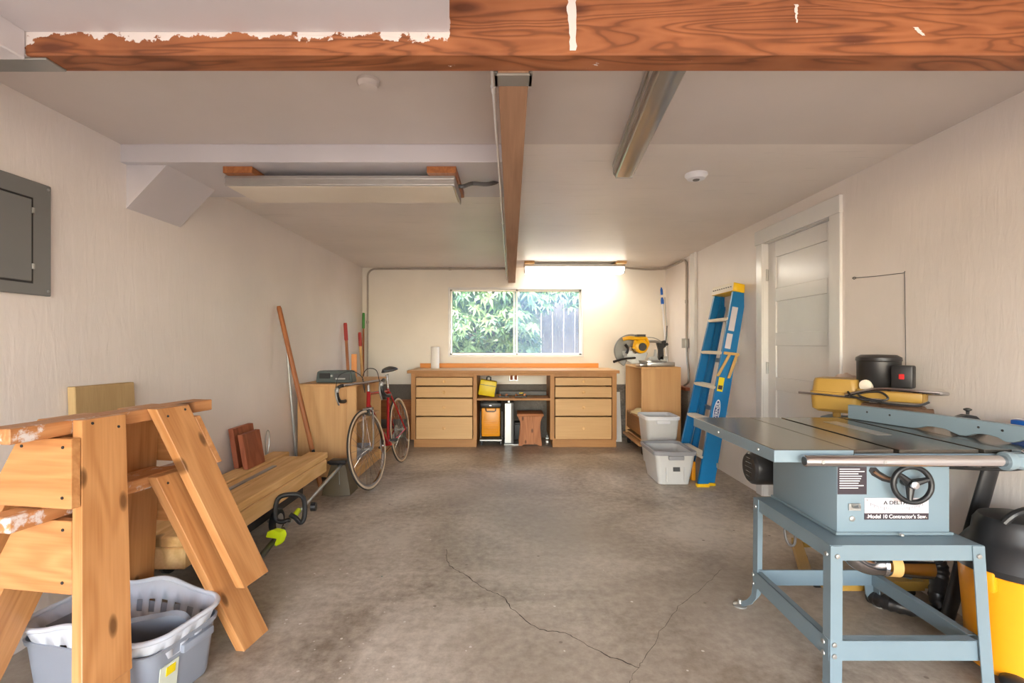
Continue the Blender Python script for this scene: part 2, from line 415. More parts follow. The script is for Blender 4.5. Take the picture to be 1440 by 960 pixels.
# walls
b = B(); b.bb((XL - .15, YO, 0), (XL, YB + .15, ZC + .1)); b.build('wall_left', WALL, kind='structure')
DY0, DY1, DZ = 3.09, 3.93, 2.02      # door opening in the right wall
b = B(); b.bb((XR, YO, 0), (XR + .15, DY0, ZC + .1)); b.bb((XR, DY1, 0), (XR + .15, YB + .15, ZC + .1)); b.bb((XR, DY0, DZ), (XR + .15, DY1, ZC + .1))
b.build('wall_right', WALL, kind='structure')
WX0, WX1, WZ0, WZ1 = -.805, .925, 1.065, 1.935
b = B(); b.bb((XL, YB, 0), (WX0, YB + .12, ZC + .1)); b.bb((WX1, YB, 0), (XR, YB + .12, ZC + .1))
b.bb((WX0, YB, 0), (WX1, YB + .12, WZ0)); b.bb((WX0, YB, WZ1), (WX1, YB + .12, ZC + .1))
b.build('wall_back', WALLB, kind='structure')
b = B(); b.bb((XL - .2, 2.45, ZC), (XR + .2, YB + .2, ZC + .1)); b.build('ceiling', CEIL, kind='structure')
b = B(); b.bb((XL - .2, YO, ZC), (XR + .2, 2.449, ZC + .1)); b.build('ceiling', CEIL_F, kind='structure')
# dropped duct box across the left bay, with its sloping end on the wall
b = B(); b.bb((XL, 2.445, 2.124), (-.04, 3.03, ZC), .003); tag(b.build('trim_1', SOFF), kind='structure')
b = B(); y0, y1 = 2.485, 2.89; b.prism([(XL, y0, 1.905), (-1.745, y0, 2.124), (XL, y0, 2.124)], (0, y1 - y0, 0)); tag(b.build('trim_2', SOFF), kind='structure')
# near soffit
b = B(); b.prism([(XL, 1.349, 2.077), (-.17, 1.349, 2.077), (-.12, .95, 2.077), (.0, -.2, 2.077), (XL, -.2, 2.077)], (0, 0, .138)); tag(b.build('trim_3', SOFF), kind='structure')
b = B(); b.bb((XL, -.2, 1.999), (-1.334, 1.349, 2.08), .004); tag(b.build('trim_4', SOFF), kind='structure')
# concrete stem wall and ledge
b = B(); b.bb((XL, YB - .04, 0), (XR, YB, .69), .006); b.bb((XR - .04, 5.5, 0), (XR, YB - .04, .69), .006); b.bb((XL, 5.3, 0), (XL + .04, YB - .04, .69), .006)
tag(b.build('trim_5', CONCW), kind='structure')
b = B(); b.bb((XR - .07, 5.5, .69), (XR, YB - .001, .725), .003); tag(b.build('trim_6', REDW, fr=frame((2, 6, .7), (0, 1, 0))), kind='structure')
b = B(); b.bb((XR - .03, 5.33, 0), (XR, 5.47, ZC), .003); tag(b.build('trim_7', TRIMW), kind='structure')

# header beam with paint left on it
m, nt, bs = newmat('old fir beam with paint'); N = nt.nodes.new
tc = N('ShaderNodeTexCoord'); mp = N('ShaderNodeMapping'); mp.inputs['Scale'].default_value = (1.0, 4.2, 9)
link(nt, tc.outputs['Object'], mp.inputs[0])
n1 = N('ShaderNodeTexNoise'); n1.inputs['Scale'].default_value = 1.1; n1.inputs['Detail'].default_value = 2.5; n1.inputs['Distortion'].default_value = .9; link(nt, mp.outputs[0], n1.inputs['Vector'])
ma = N('ShaderNodeMath'); ma.operation = 'MULTIPLY'; ma.inputs[1].default_value = 70; link(nt, n1.outputs['Fac'], ma.inputs[0])
sn = N('ShaderNodeMath'); sn.operation = 'SINE'; link(nt, ma.outputs[0], sn.inputs[0])
rg = N('ShaderNodeMapRange'); rg.inputs['From Min'].default_value = -1; rg.inputs['From Max'].default_value = 1; link(nt, sn.outputs[0], rg.inputs['Value'])
c1 = ramp(nt, rg.outputs[0], [(0, srgb(124, 72, 40)), (.18, srgb(148, 88, 52)), (1, srgb(164, 102, 64))])
n2 = N('ShaderNodeTexNoise'); n2.inputs['Scale'].default_value = 3.5; n2.inputs['Detail'].default_value = 8; link(nt, tc.outputs['Object'], n2.inputs['Vector'])
f2 = ramp(nt, n2.outputs['Fac'], [(.35, (.42, .34, .3, 1)), (.6, (1, 1, 1, 1))])
mx = N('ShaderNodeMix'); mx.data_type = 'RGBA'; mx.blend_type = 'MULTIPLY'; mx.inputs['Factor'].default_value = .6; link(nt, c1, mx.inputs['A']); link(nt, f2, mx.inputs['B'])
mv = N('ShaderNodeMapping'); mv.inputs['Scale'].default_value = (1.6, 5, 5); mv.inputs['Rotation'].default_value = (PI / 2, 0, 0); link(nt, tc.outputs['Object'], mv.inputs[0])
vo = N('ShaderNodeTexVoronoi'); vo.voronoi_dimensions = '2D'; vo.inputs['Scale'].default_value = 1; link(nt, mv.outputs[0], vo.inputs['Vector'])
kf = ramp(nt, vo.outputs['Distance'], [(.04, (.9, .9, .9, 1)), (.11, (0, 0, 0, 1))])
mk = N('ShaderNodeMix'); mk.data_type = 'RGBA'; link(nt, kf, mk.inputs['Factor']); link(nt, mx.outputs['Result'], mk.inputs['A']); mk.inputs['B'].default_value = srgb(88, 44, 24)
# ragged paint flecks
n3 = N('ShaderNodeTexNoise'); n3.inputs['Scale'].default_value = 14; n3.inputs['Detail'].default_value = 8; n3.inputs['Roughness'].default_value = .65; link(nt, tc.outputs['Object'], n3.inputs['Vector'])
sx = N('ShaderNodeSeparateXYZ'); link(nt, tc.outputs['Object'], sx.inputs[0])
# world z above the paint line on the left part only
zr = N('ShaderNodeMapRange'); zr.inputs['From Min'].default_value = 2.035; zr.inputs['From Max'].default_value = 2.085; link(nt, sx.outputs['Z'], zr.inputs['Value'])
xr = N('ShaderNodeMapRange'); xr.inputs['From Min'].default_value = -.165; xr.inputs['From Max'].default_value = -.175; link(nt, sx.outputs['X'], xr.inputs['Value'])
zx = N('ShaderNodeMath'); zx.operation = 'MULTIPLY'; link(nt, zr.outputs[0], zx.inputs[0]); link(nt, xr.outputs[0], zx.inputs[1])
xl = N('ShaderNodeMapRange'); xl.inputs['From Min'].default_value = -1.28; xl.inputs['From Max'].default_value = -1.36; link(nt, sx.outputs['X'], xl.inputs['Value'])
mxx = N('ShaderNodeMath'); mxx.operation = 'MAXIMUM'; link(nt, zx.outputs[0], mxx.inputs[0]); link(nt, xl.outputs[0], mxx.inputs[1])
sc_ = N('ShaderNodeMath'); sc_.operation = 'MULTIPLY_ADD'; sc_.inputs[1].default_value = .34; link(nt, mxx.outputs[0], sc_.inputs[0]); link(nt, n3.outputs['Fac'], sc_.inputs[2])
pf = ramp(nt, sc_.outputs[0], [(.695, (0, 0, 0, 1)), (.715, (1, 1, 1, 1))])
mp_ = N('ShaderNodeMix'); mp_.data_type = 'RGBA'; link(nt, pf, mp_.inputs['Factor']); link(nt, mk.outputs['Result'], mp_.inputs['A']); mp_.inputs['B'].default_value = srgb(216, 208, 206)
link(nt, mp_.outputs['Result'], bs.inputs['Base Color']); bs.inputs['Roughness'].default_value = .6
bp = N('ShaderNodeBump'); bp.inputs['Strength'].default_value = .3; bp.inputs['Distance'].default_value = .002; link(nt, rg.outputs[0], bp.inputs['Height']); link(nt, bp.outputs[0], bs.inputs['Normal'])
BEAM = m
hb = B(); hb.bb((XL, 1.35, 2.015), (XR, 1.435, ZC), .004)
PAINTW = plain('white paint drip', (222, 214, 212), .5, var=.04)
# paint drips brushed on the beam face
def drip(x0, y0, x1, y1, w0, w1):
    n = 12; L, Rr = [], []
    for i in range(n + 1):
        t = i / n; wv = (w0 + (w1 - w0) * t) * random.uniform(.75, 1.2) / 2; x = x0 + (x1 - x0) * t + random.uniform(-1, 1); y = y0 + (y1 - y0) * t
        L.append(P(x - wv, y, 1.3485)); Rr.append(P(x + wv, y, 1.3485))
    for i in range(n): hb.quad([L[i], Rr[i], Rr[i + 1], L[i + 1]], PAINTW)
drip(804, -3, 806, 71, 13, 9); drip(1288, 38, 1298, 50, 8, 5); drip(1120, 6, 1120, 32, 5, 2)
hb.rec = False
tag(hb.build('trim_8', BEAM, smooth=False), kind='structure')
b = B(); b.bb((-.04, 1.436, 2.015), (.052, YB, ZC - .001), .003); tag(b.build('trim_9', BEAM2, fr=frame((0, 3, 2.1), (0, 1, 0))), kind='structure')
b = B(); b.bb((-.05, 1.437, 2.006), (.062, 1.50, 2.013), .001); b.bb((-.05, 1.437, 2.006), (-.0415, 1.50, 2.2)); b.bb((.0535, 1.437, 2.006), (.062, 1.5, 2.2))
tag(b.build('joist_hanger', STEEL), 'galvanised joist hanger under the near end of the centre beam', 'bracket')
b = B(); b.bb((XL, 1.36, 2.008), (-1.29, 1.425, 2.0145), .002); tag(b.build('strap_plate', STEEL), 'grey metal plate under the left end of the big header beam', 'bracket')

# window
win = thing('window_1', 'aluminium sliding window with two panes in the back wall', None, (.06, YB, WZ0)); win['kind'] = 'structure'
b = B(); t = .03
for a, c in (((WX0 - .02, YB - .012, WZ1 - .005), (WX1 + .02, YB + .11, WZ1 + .02)), ((WX0 - .02, YB - .012, WZ0 - .02), (WX1 + .02, YB + .11, WZ0 + .005)),
             ((WX0 - .02, YB - .012, WZ0), (WX0 + .005, YB + .11, WZ1)), ((WX1 - .005, YB - .012, WZ0), (WX1 + .02, YB + .11, WZ1))): b.bb(a, c, .002)
b.build('window_frame', TRIMW, win)
MX = .055
for nm, x0, x1, yy in (('sash', WX0 + .006, MX + .03, YB + .03), ('sash', MX - .03, WX1 - .006, YB + .06)):
    b = B(); tt = .024
    b.bb((x0, yy, WZ0 + .006), (x1, yy + .025, WZ0 + .006 + tt), .002); b.bb((x0, yy, WZ1 - .006 - tt), (x1, yy + .025, WZ1 - .006), .002)
    b.bb((x0, yy, WZ0 + .006), (x0 + tt, yy + .025, WZ1 - .006), .002); b.bb((x1 - tt, yy, WZ0 + .006), (x1, yy + .025, WZ1 - .006), .002)
    sa = b.build(nm, ALU, win)
    m, nt, bs = newmat('window glass'); gl = nt.nodes.new('ShaderNodeBsdfGlossy'); tr = nt.nodes.new('ShaderNodeBsdfTransparent'); gl.inputs['Roughness'].default_value = .02
    df = nt.nodes.new('ShaderNodeBsdfTranslucent'); df.inputs['Color'].default_value = (.8, .85, .95, 1)
    tr.inputs[0].default_value = (.96, .98, .97, 1)
    mm = nt.nodes.new('ShaderNodeMixShader'); mm.inputs[0].default_value = .002; link(nt, tr.outputs[0], mm.inputs[1]); link(nt, gl.outputs[0], mm.inputs[2])
    m3 = nt.nodes.new('ShaderNodeMixShader'); m3.inputs[0].default_value = .15 if x0 > -.5 else .07; link(nt, mm.outputs[0], m3.inputs[1]); link(nt, df.outputs[0], m3.inputs[2])
    link(nt, m3.outputs[0], nt.nodes['Material Output'].inputs[0])
    b = B(); b.bb((x0 + tt - .004, yy + .01, WZ0 + .02), (x1 - tt + .004, yy + .014, WZ1 - .02)); b.build('pane', m, sa, smooth=False)
b = B(); b.bb((WX0 + .02, YB + .088, WZ0 + .006), (MX, YB + .1, WZ0 + .035), .002); b.build('track_stick', REDW, win)

# door and casing on the right wall
dr = thing('door_1', 'white five panel door in the right wall', None, (XR, (DY0 + DY1) / 2, 0)); dr['kind'] = 'structure'
dx = XR + .035
b = B(); b.bb((dx + .012, DY0 + .004, .008), (dx + .04, DY1 - .004, DZ - .004))
PY0, PY1 = DY0 + .105, DY1 - .115
b.bb((dx, DY0 + .004, .008), (dx + .03, PY0, DZ - .004), .003); b.bb((dx, PY1, .008), (dx + .03, DY1 - .004, DZ - .004), .003)
tops = [1.892 - .344 * i for i in range(5)]
zprev = DZ - .004
for tp in tops:
    b.bb((dx, PY0 - .002, tp), (dx + .03, PY1 + .002, zprev), .003); zprev = tp - .243
b.bb((dx, PY0 - .002, .008), (dx + .03, PY1 + .002, zprev), .003)
b.build('door_slab', TRIMW, dr)
for z in (1.767, 1.026, .25):
    b = B(); b.bb((dx - .012, DY1 - .015, z - .045), (dx + .004, DY1 - .002, z + .045), .002); b.cyl((dx - .012, DY1 - .008, z - .047), (dx - .012, DY1 - .008, z + .047), .006)
    b.build('hinge', STEEL, dr)
b = B(); b.lathe((dx, DY0 + .07, .93), (-1, 0, 0), [(0, .026), (.006, .026), (.008, .01), (.03, .01), (.036, .022), (.055, .027), (.066, .02), (.07, .0)]); b.build('door_knob', STEEL, dr)
b = B(); cw = .1
b.bb((XR - .018, DY0 - cw, 0), (XR, DY0 + .004, DZ + .105), .003); b.bb((XR - .018, DY1 - .004, 0), (XR, DY1 + .085, DZ), .003)
b.bb((XR - .024, DY0 - cw - .004, DZ), (XR, DY1 + .1, DZ + .11), .003)
b.bb((XR, DY0 - .001, 0), (XR + .1, DY0 + .003, DZ)); b.bb((XR, DY1 - .003, 0), (XR + .1, DY1 + .001, DZ)); b.bb((XR, DY0, DZ - .003), (XR + .1, DY1, DZ + .001))
tag(b.build('trim_10', TRIMW), kind='structure')

# ------------------------------------------------------------------ outside
b = B(); b.bb((-9, YB + .16, -.3), (10, 16, -.02)); tag(b.build('floor', SOIL), 'bare soil behind the garage', kind='structure')
FENCE = wood('weathered fence board', (112, 98, 90), (150, 134, 124), .85, .8)
fe = thing('garden_fence', 'weathered grey vertical board fence behind the shrubs outside', 'fence', (1, 8.3, 0))
for i in range(34):
    x = -3.2 + i * .19; board('fence_board', (x, 8.3 + random.uniform(-.008, .008), 0), (x, 8.3, 2.7 + random.uniform(-.02, .02)), .184, .02, FENCE, fe, up=(0, 1, 0), bev=.003)
board('rail', (-3.3, 8.34, 2.3), (3.4, 8.34, 2.3), .09, .04, FENCE, fe)
leafm = []
for i, c in enumerate(((102, 132, 70), (138, 164, 96), (66, 94, 52))):
    mm = plain('leaf %s' % ('mid', 'light', 'dark')[i], c, .32, var=.2, scale=6); leafm.append(mm)
    mm.node_tree.nodes['Principled BSDF'].inputs['Subsurface Weight'].default_value = .0
BARK = plain('brown stem', (84, 66, 48), .8)
def shrub(name, label, pts, nw, size, mats_, seed, loc, hang=False):
    rnd = random.Random(seed); t = thing(name, label, 'shrub', loc)
    b = B(); b.rec = False
    for k in range(nw):
        cx, cy, cz, r = pts[rnd.randrange(len(pts))]
        d = V((rnd.gauss(0, 1), rnd.gauss(0, 1), rnd.gauss(0, 1))).normalized() * r * rnd.uniform(.55, 1)
        c = V((cx, cy, cz)) + d; ax = (d * 1.5 + V((rnd.uniform(-.3, .3), -.35, .5))).normalized()
        a = ax.orthogonal().normalized(); bb_ = ax.cross(a); n = rnd.randint(7, 11); ph = rnd.random() * 6
        mt = mats_[rnd.randrange(len(mats_))]
        for j in range(n):
            th = ph + 2 * PI * j / n + rnd.uniform(-.2, .2); L = size * rnd.uniform(.75, 1.2); wd = L * .15
            out = (a * math.cos(th) + bb_ * math.sin(th)); sd = ax.cross(out)
            p1 = c + out * L * .45 + ax * L * .22; p2 = c + out * L - V((0, 0, L * .22)) + ax * L * .12
            b.quad([c, p1 - sd * wd, p2, p1 + sd * wd], mt)
    b.build('foliage', mats_[0], t, smooth=False)
    b = B()
    for (cx, cy, cz, r) in pts:
        base = V((cx + .1, 8.2, 2.8)) if hang else V((loc[0] + rnd.uniform(-.15, .15), loc[1] + rnd.uniform(-.1, .1), -.05))
        b.tube(smoothpath([base, base.lerp(V((cx, cy, cz)), .5) + V((rnd.uniform(-.1, .1), 0, 0)), (cx, cy, cz)], 5), .018, 6)
    b.build('stems', BARK, t)
    return t
shrub('leafy_shrub', 'bright green leafy shrub filling the left window pane outside', [(-.95 + .34 * i, 7.55 + .1 * (j % 2), .75 + .33 * j, .3) for i in range(4) for j in range(5) if not (i == 3 and j in (0,))], 620, .16, [leafm[0], leafm[1], leafm[1], leafm[0], leafm[2]], 3, (-.4, 7.6, -.02))
shrub('leafy_shrub', 'darker drooping branch with narrow leaves across the top right window pane', [(.45 + .3 * i, 7.8, 1.95 + .12 * (i % 2), .22) for i in range(4)] + [(.3, 7.85, .95, .2), (.25, 7.8, 1.25, .16)], 230, .14, [leafm[2], leafm[0]], 5, (.75, 7.95, -.02), True)
shrub('leafy_shrub', 'low tuft of pale leaves against the fence in the right pane', [(.32, 8.0, 1.62, .09)], 14, .13, [leafm[1]], 9, (.34, 8.05, -.02), True)

# ------------------------------------------------------------------ ceiling fittings
def conduit(name, pts, r, label, mat=STEEL, cat='conduit', straps=()):
    t = thing(name, label, cat, pts[0]); b = B(); b.tube(pts, r, 10); b.build('pipe', mat, t)
    for p, ax in straps:
        b = B(); b.cyl(V(p) - V(ax) * .018, V(p) + V(ax) * .018, r * 1.45); b.build('coupling', mat, t)
    return t
cz = 2.195; ry = YB - .014
lx = (517 - CX) / FPX * ry
conduit('electrical_conduit', [(-.06, ry, cz), (lx + .12, ry, cz)] + arc((lx + .1, ry, cz - .1), .1, 90, 180, 8, (1, 0, 0), (0, 0, 1)) + [(lx, ry, .72)], .012,
        'grey metal conduit bending down the back wall left of the window', COND, straps=[((-.8, ry, cz), (1, 0, 0)), ((lx, ry, 1.5), (0, 0, 1))])
rx = XR - .014
pth = [(1.405, 6.1, 2.17), (1.55, 6.3, 2.185), (1.8, 6.38, 2.185)] + arc((XR - .1, 6.3, 2.19), .09, 90, 20, 6, (1, 0, 0), (0, 1, 0)) + [(rx, 6.1, 2.19), (rx, 5.75, 2.19)] + arc((rx, 5.72, 2.09), .1, 90, 180, 7, (0, 1, 0), (0, 0, 1)) + [(rx, 5.62, 1.27)]
conduit('electrical_conduit', smoothpath(pth, 3), .012, 'grey conduit rounding the right back corner from the lit lamp down to a box', COND, straps=[((rx, 5.62, 1.7), (0, 0, 1))])
conduit('electrical_conduit', smoothpath([(rx, 5.62, 1.18), (rx, 5.6, 1.05), (rx, 5.56, .9), (rx, 5.57, .78), (rx - .01, 5.66, .74)], 5), .011, 'short grey flexible conduit below the junction box on the right wall')
t = thing('junction_box', 'square galvanised junction box on the right wall behind the blue ladder', 'junction box', (XR, 5.62, 1.18))
b = B(); b.bb((XR - .045, 5.57, 1.175), (XR - .001, 5.67, 1.275), .006, 2); b.build('box', STEEL, t)
b = B(); b.bb((XR - .05, 5.565, 1.17), (XR - .0455, 5.675, 1.28), .001); b.cyl((XR - .053, 5.62, 1.262), (XR - .05, 5.62, 1.262), .004); b.cyl((XR - .053, 5.62, 1.188), (XR - .05, 5.62, 1.188), .004); b.build('cover', STEEL, t)
# painted conduit beside the centre beam
conduit('electrical_conduit', [(-.058, 1.45, 2.05), (-.058, 6.38, 2.05)], .006, 'white painted conduit running along the left side of the centre beam', TRIMW,
        straps=[((-.058, 1.6, 2.05), (0, 1, 0)), ((-.058, 3.4, 2.05), (0, 1, 0)), ((-.058, 5.0, 2.05), (0, 1, 0))])

# left unlit shop light under the duct box
t = thing('shop_light', 'unlit pale shop light with aluminium edge hanging below the left duct box', 'light fixture', (-.745, 2.7, 2.124))
X0, X1 = (318 - CX) / FPX * 2.55, (638 - CX) / FPX * 2.55
b = B(); b.bb((X0, 2.55, 2.05), (X1, 2.85, 2.089), .003); b.build('housing', ALU, t)
b = B(); b.bb((X0 - .003, 2.546, 2.037), (X1 + .003, 2.551, 2.092), .001); b.bb((X0 - .003, 2.541, 2.045), (X1 + .003, 2.547, 2.052)); b.bb((X0 - .003, 2.541, 2.075), (X1 + .003, 2.547, 2.084)); b.build('edge_trim', ALU, t)
b = B(); b.bb((X0 + .004, 2.552, 2.036), (X1 - .004, 2.85, 2.049), .004); b.build('diffuser', OFFW, t)
b = B(); b.prism([(X1, 2.55, 2.092), (X1, 2.86, 2.092), (X1, 2.86, 2.03), (X1, 2.55, 2.034)], (.006, 0, 0)); b.build('end_plate', ALU, t)
for xa, xb_ in (((313 - CX) / FPX * 2.5, -1.29), ((600 - CX) / FPX * 2.5, -.315)):
    b = B(); b.bb((xa, 2.5, 2.09), (xa + .15, 2.93, 2.1235), .002); b.build('mounting_block', BROWN, t, frame((xa, 2.7, 2.1), (0, 1, 0)))
tag(t, group=None)
cp = smoothpath([P(646, 262, 2.62), P(652, 262, 2.62), P(664, 258, 2.7), P(684, 259, 2.7), P(698, 256, 2.75), P(702, 250, 2.75)], 5)
b = B(); b.tube(cp, .011, 8); tag(b.build('power_cable', CABLE), 'short grey flexible cable from the left shop light to the centre beam', 'cable')

# right unlit wraparound light
def wrap_light(name, label, pa, pb, wd, hgt, lens, ztop, blocks=False):
    pa, pb = V(pa), V(pb); d = (pb - pa).normalized(); sd = V((0, 0, 1)).cross(d); t = thing(name, label, 'light fixture', (pa + pb) / 2)
    prof = [(-wd * .5, 0), (wd * .5, 0), (wd * .5, -hgt * .3), (-wd * .5, -hgt * .3)]
    b = B(); b.prism([pa + sd * x + V((0, 0, z)) for x, z in prof], pb - pa, .001); b.build('housing', ALU, t)
    prof = [(-wd * .47, -hgt * .31), (wd * .47, -hgt * .31), (wd * .46, -hgt * .7), (wd * .34, -hgt), (-wd * .34, -hgt), (-wd * .46, -hgt * .7)]
    b = B(); b.prism([pa + d * .012 + sd * x + V((0, 0, z)) for x, z in prof], (pb - pa) - d * .024, .001); b.build('lens', lens, t)
    for q, sg in ((pa, 1), (pb, -1)):
        b = B(); b.prism([q + sd * x * 1.03 + V((0, 0, z * 1.02)) for x, z in prof], d * sg * .011); b.build('end_cap', ALU, t)
    return t
LENS = plain('clear prismatic lens', (168, 162, 154), .12, .55, var=.02)
wrap_light('wraparound_light', 'unlit narrow wraparound tube light on the ceiling right of the centre beam', (.53, 1.5, ZC), (.62, 2.7, ZC), .125, .085, LENS, ZC)
lt = wrap_light('wraparound_light', 'glowing white tube light on wooden blocks above the window', (.16, 6.1, 2.185), (1.39, 6.1, 2.185), .25, .095, LGLOW, 2.185)
for x in (.16, 1.27):
    b = B(); b.bb((x, 5.9, 2.186), (x + .12, 6.3, 2.2145), .002); b.build('mounting_block', LUMB, lt, frame((x, 6, 2.2), (0, 1, 0)))
t = thing('smoke_detector', 'round white disc on the ceiling right of the tube light', 'smoke detector', (1.085, 2.88, ZC))
b = B(); b.lathe((1.085, 2.88, ZC), (0, 0, -1), [(0, .064), (.012, .064), (.02, .055), (.03, .05), (.034, .03)]); b.build('housing', WHITE, t)
b = B(); b.lathe((1.085, 2.88, ZC - .034), (0, 0, -1), [(0, .02), (.004, .018)]); b.build('button', CABLE, t)
t = thing('smoke_detector', 'small pale round detector on the left ceiling just behind the header beam', 'smoke detector', (-.54, 1.855, ZC))
b = B(); b.lathe((-.54, 1.855, ZC), (0, 0, -1), [(0, .042), (.012, .042), (.02, .036), (.028, .034), (.031, .02)]); b.build('housing', CEIL_F, t)

# electrical panel
t = thing('breaker_box', 'dark grey electrical breaker panel on the left wall', 'electrical panel', (XL, 1.85, 1.417))
b = B(); b.bb((XL + .001, 1.60, 1.417), (XL + .02, 2.06, 1.877), .003); b.build('cover', GREY, t)
b = B(); b.bb((XL + .0205, 1.72, 1.47), (XL + .027, 1.97, 1.80), .003); b.build('door', GREY, t)
b = B(); b.bb((XL + .0201, 1.71, 1.462), (XL + .0215, 1.979, 1.808)); b.build('door_gap', BLKM, t)
for z in (1.52, 1.745):
    b = B(); b.bb((XL + .02, 1.968, z), (XL + .031, 1.978, z + .022), .001); b.build('hinge', STEEL, t)
for y, z in ((2.045, 1.86), (2.045, 1.437), (1.62, 1.86), (1.62, 1.437)):
    b = B(); b.lathe((XL + .02, y, z), (1, 0, 0), [(0, .006), (.003, .005), (.004, .002)], 10); b.build('screw', STEEL, t)
# wires on the right wall
xw = XR - .004
b = B(); b.tube(smoothpath([(xw, 2.90, 1.606), (xw, 2.885, 1.612), (xw, 2.87, 1.605), (xw, 2.885, 1.598), (xw, 2.90, 1.606)], 3)[:-1] + smoothpath([(xw, 2.89, 1.606), (xw, 2.7, 1.592), (xw, 2.53, 1.583), (xw, 2.516, 1.575), (xw, 2.512, 1.4), (xw, 2.507, 1.05)], 5), .0018, 6)
tag(b.build('wall_wire', CABLE), 'thin bent wire stapled to the right wall beside the white door', 'wire')
b = B(); pts = smoothpath([P(x, y, 3.9) - V((0, 0, 0)) for x, y in ((386, 640), (384, 620), (387, 608), (391, 605), (395, 609), (395, 622), (391, 640), (389, 646), (393, 628))], 4)
b.tube([V((XL + .012, p.y + (p.x + 1.86) * 1.0, p.z)) for p in pts], .0035, 6); tag(b.build('wire_loop', STEEL), 'thin wire loop hanging on the left wall behind the lumber pile', 'wire')

# ------------------------------------------------------------------ workbench
YF = 5.77
def Q(px, py): return P(px, py, YF)
def drawer_unit(label, x0, x1, dx0, dx1):
    t = thing('drawer_cabinet', label, 'cabinet', ((x0 + x1) / 2, YF, 0), group='drawer cabinets under the workbench')
    b = B(); b.bb((x0, YF + .018, .09), (x0 + .018, YB - .06, .872)); b.bb((x1 - .018, YF + .018, .09), (x1, YB - .06, .872)); b.bb((x0 + .018, YB - .07, .09), (x1 - .018, YB - .06, .872)); b.bb((x0 + .018, YF + .018, .09), (x1 - .018, YB - .07, .105))
    b.build('body', FRAMEW, t, frame((x0, YF, .5), (0, 0, 1)))
    b = B(); b.bb((x0, YF, .09), (dx0 - .008, YF + .0175, .872), .0015); b.bb((dx1 + .008, YF, .09), (x1, YF + .0175, .872), .0015); b.bb((dx0 - .008, YF, .83), (dx1 + .008, YF + .0175, .872), .001)
    b.build('face_frame', FRAMEW, t, frame((x0, YF, .5), (0, 0, 1)))
    b = B(); b.bb((x0 + .03, YF + .012, 0), (x1 - .004, YF + .03, .0895), .001); b.bb((x0 + .03, YF + .03, 0), (x0 + .048, YB - .08, .0895)); b.bb((x1 - .022, YF + .03, 0), (x1 - .004, YB - .08, .0895)); b.build('plinth', FRAMEW, t)
    for za, zb in ((.7285, .822), (.588, .7135), (.373, .573), (.101, .359)):
        b = B(); b.bb((dx0, YF - .014, za), (dx1, YF + .006, zb), .003); d = b.build('drawer', MAPLE, t)
        b = B(); b.bb((dx0 + .02, YF + .02, za + .01), (dx1 - .02, YF + .5, zb - .02)); xm = (dx0 + dx1) / 2; b.bm.free()
        b = B(); b.lathe((xm, YF - .014, (za + zb) / 2), (0, -1, 0), [(0, .012), (.004, .008), (.012, .008), (.018, .017), (.024, .018), (.028, .01)], 16); b.build('knob', LUMB, d)
    return t
drawer_unit('wooden cabinet of four drawers under the left end of the workbench', -1.178, -.405, -1.117, -.456)
drawer_unit('wooden cabinet of four drawers under the right end of the workbench', .457, 1.24, .515, 1.178)
t = thing('workbench_top', 'long pale wooden worktop with orange rear strip below the window', 'worktop', (.03, YF, .873))
b = B(); b.bb((-1.215, YF - .045, .874), (1.262, YB - .045, .908), .004, 2); b.build('top', TOPW, t)
b = B(); b.bb((-1.215, YF - .058, .8735), (1.262, YF - .0455, .907), .002); b.build('front_edging', FRAMEW, t)
b = B(); b.bb((-1.18, YB - .07, .9085), (1.13, YB - .045, .966), .002); b.build('rear_strip', ORNG, t)
t = thing('bench_shelf', 'thin wooden shelf between the two drawer cabinets', 'shelf', (.03, 6, .56))
b = B(); b.bb((-.4045, YF + .03, .553), (.4565, YB - .1, .573), .002); b.build('board', PLY, t)
b = B(); b.bb((-.4045, YF + .015, .55), (.4565, YF + .0295, .575), .002); b.build('front_edging', FRAMEW, t)
b = B(); b.bb((-.4045, YF + .001, .845), (.4565, YF + .0175, .872), .001); tag(b.build('bench_rail', FRAMEW), 'slim wooden rail under the worktop above the open bay', 'rail')
# paper roll
t = thing('paper_towel_roll', 'white paper roll standing on the left end of the worktop', 'paper roll', (-.96, 6.15, .908))
b = B(); b.lathe((-.955, 6.15, .909), (0, 0, 1), [(0, .052), (.27, .052), (.272, .05), (.272, .02), (.262, .019)], 32); b.build('paper', PAPER, t)
b = B(); b.lathe((-.955, 6.15, .912), (0, 0, 1), [(0, .018), (.262, .018), (.262, .014), (.2, .013)], 20); b.build('core', TAN, t)
# things in the open bay
t = thing('battery_case', 'bright yellow case tilted on the shelf under the workbench', 'tool case', P(684, 558, 5.95))
rot = Matrix.Rotation(R(9), 3, 'Y'); c = P(686, 545, 5.95)
b = B(); b.box(c, (.20, .16, .185), rot, .012, 2); b.build('body', YELB, t)
b = B(); b.box(c + rot @ V((0, -.082, .035)), (.19, .006, .006), rot); b.box(c + rot @ V((.1, -.02, -.03)), (.014, .12, .1), rot, .004); b.build('seam', DGREY, t)
b = B(); b.tube([c + rot @ V(p) for p in ((-.03, 0, .09), (-.03, 0, .125), (-.012, 0, .135), (.015, 0, .13), (.02, 0, .09))], .009, 8); b.build('handle', BLACK, t)
t = thing('wood_level', 'long dark level lying on the shelf behind the yellow case', 'level', P(735, 556, 6.1))
b = B(); b.bb((-.15, 6.13, .5735), (.44, 6.155, .625), .003); b.build('body', BLKM, t); b = B(); b.bb((.1, 6.128, .59), (.15, 6.157, .61), .002); b.build('vial', YELB, t)
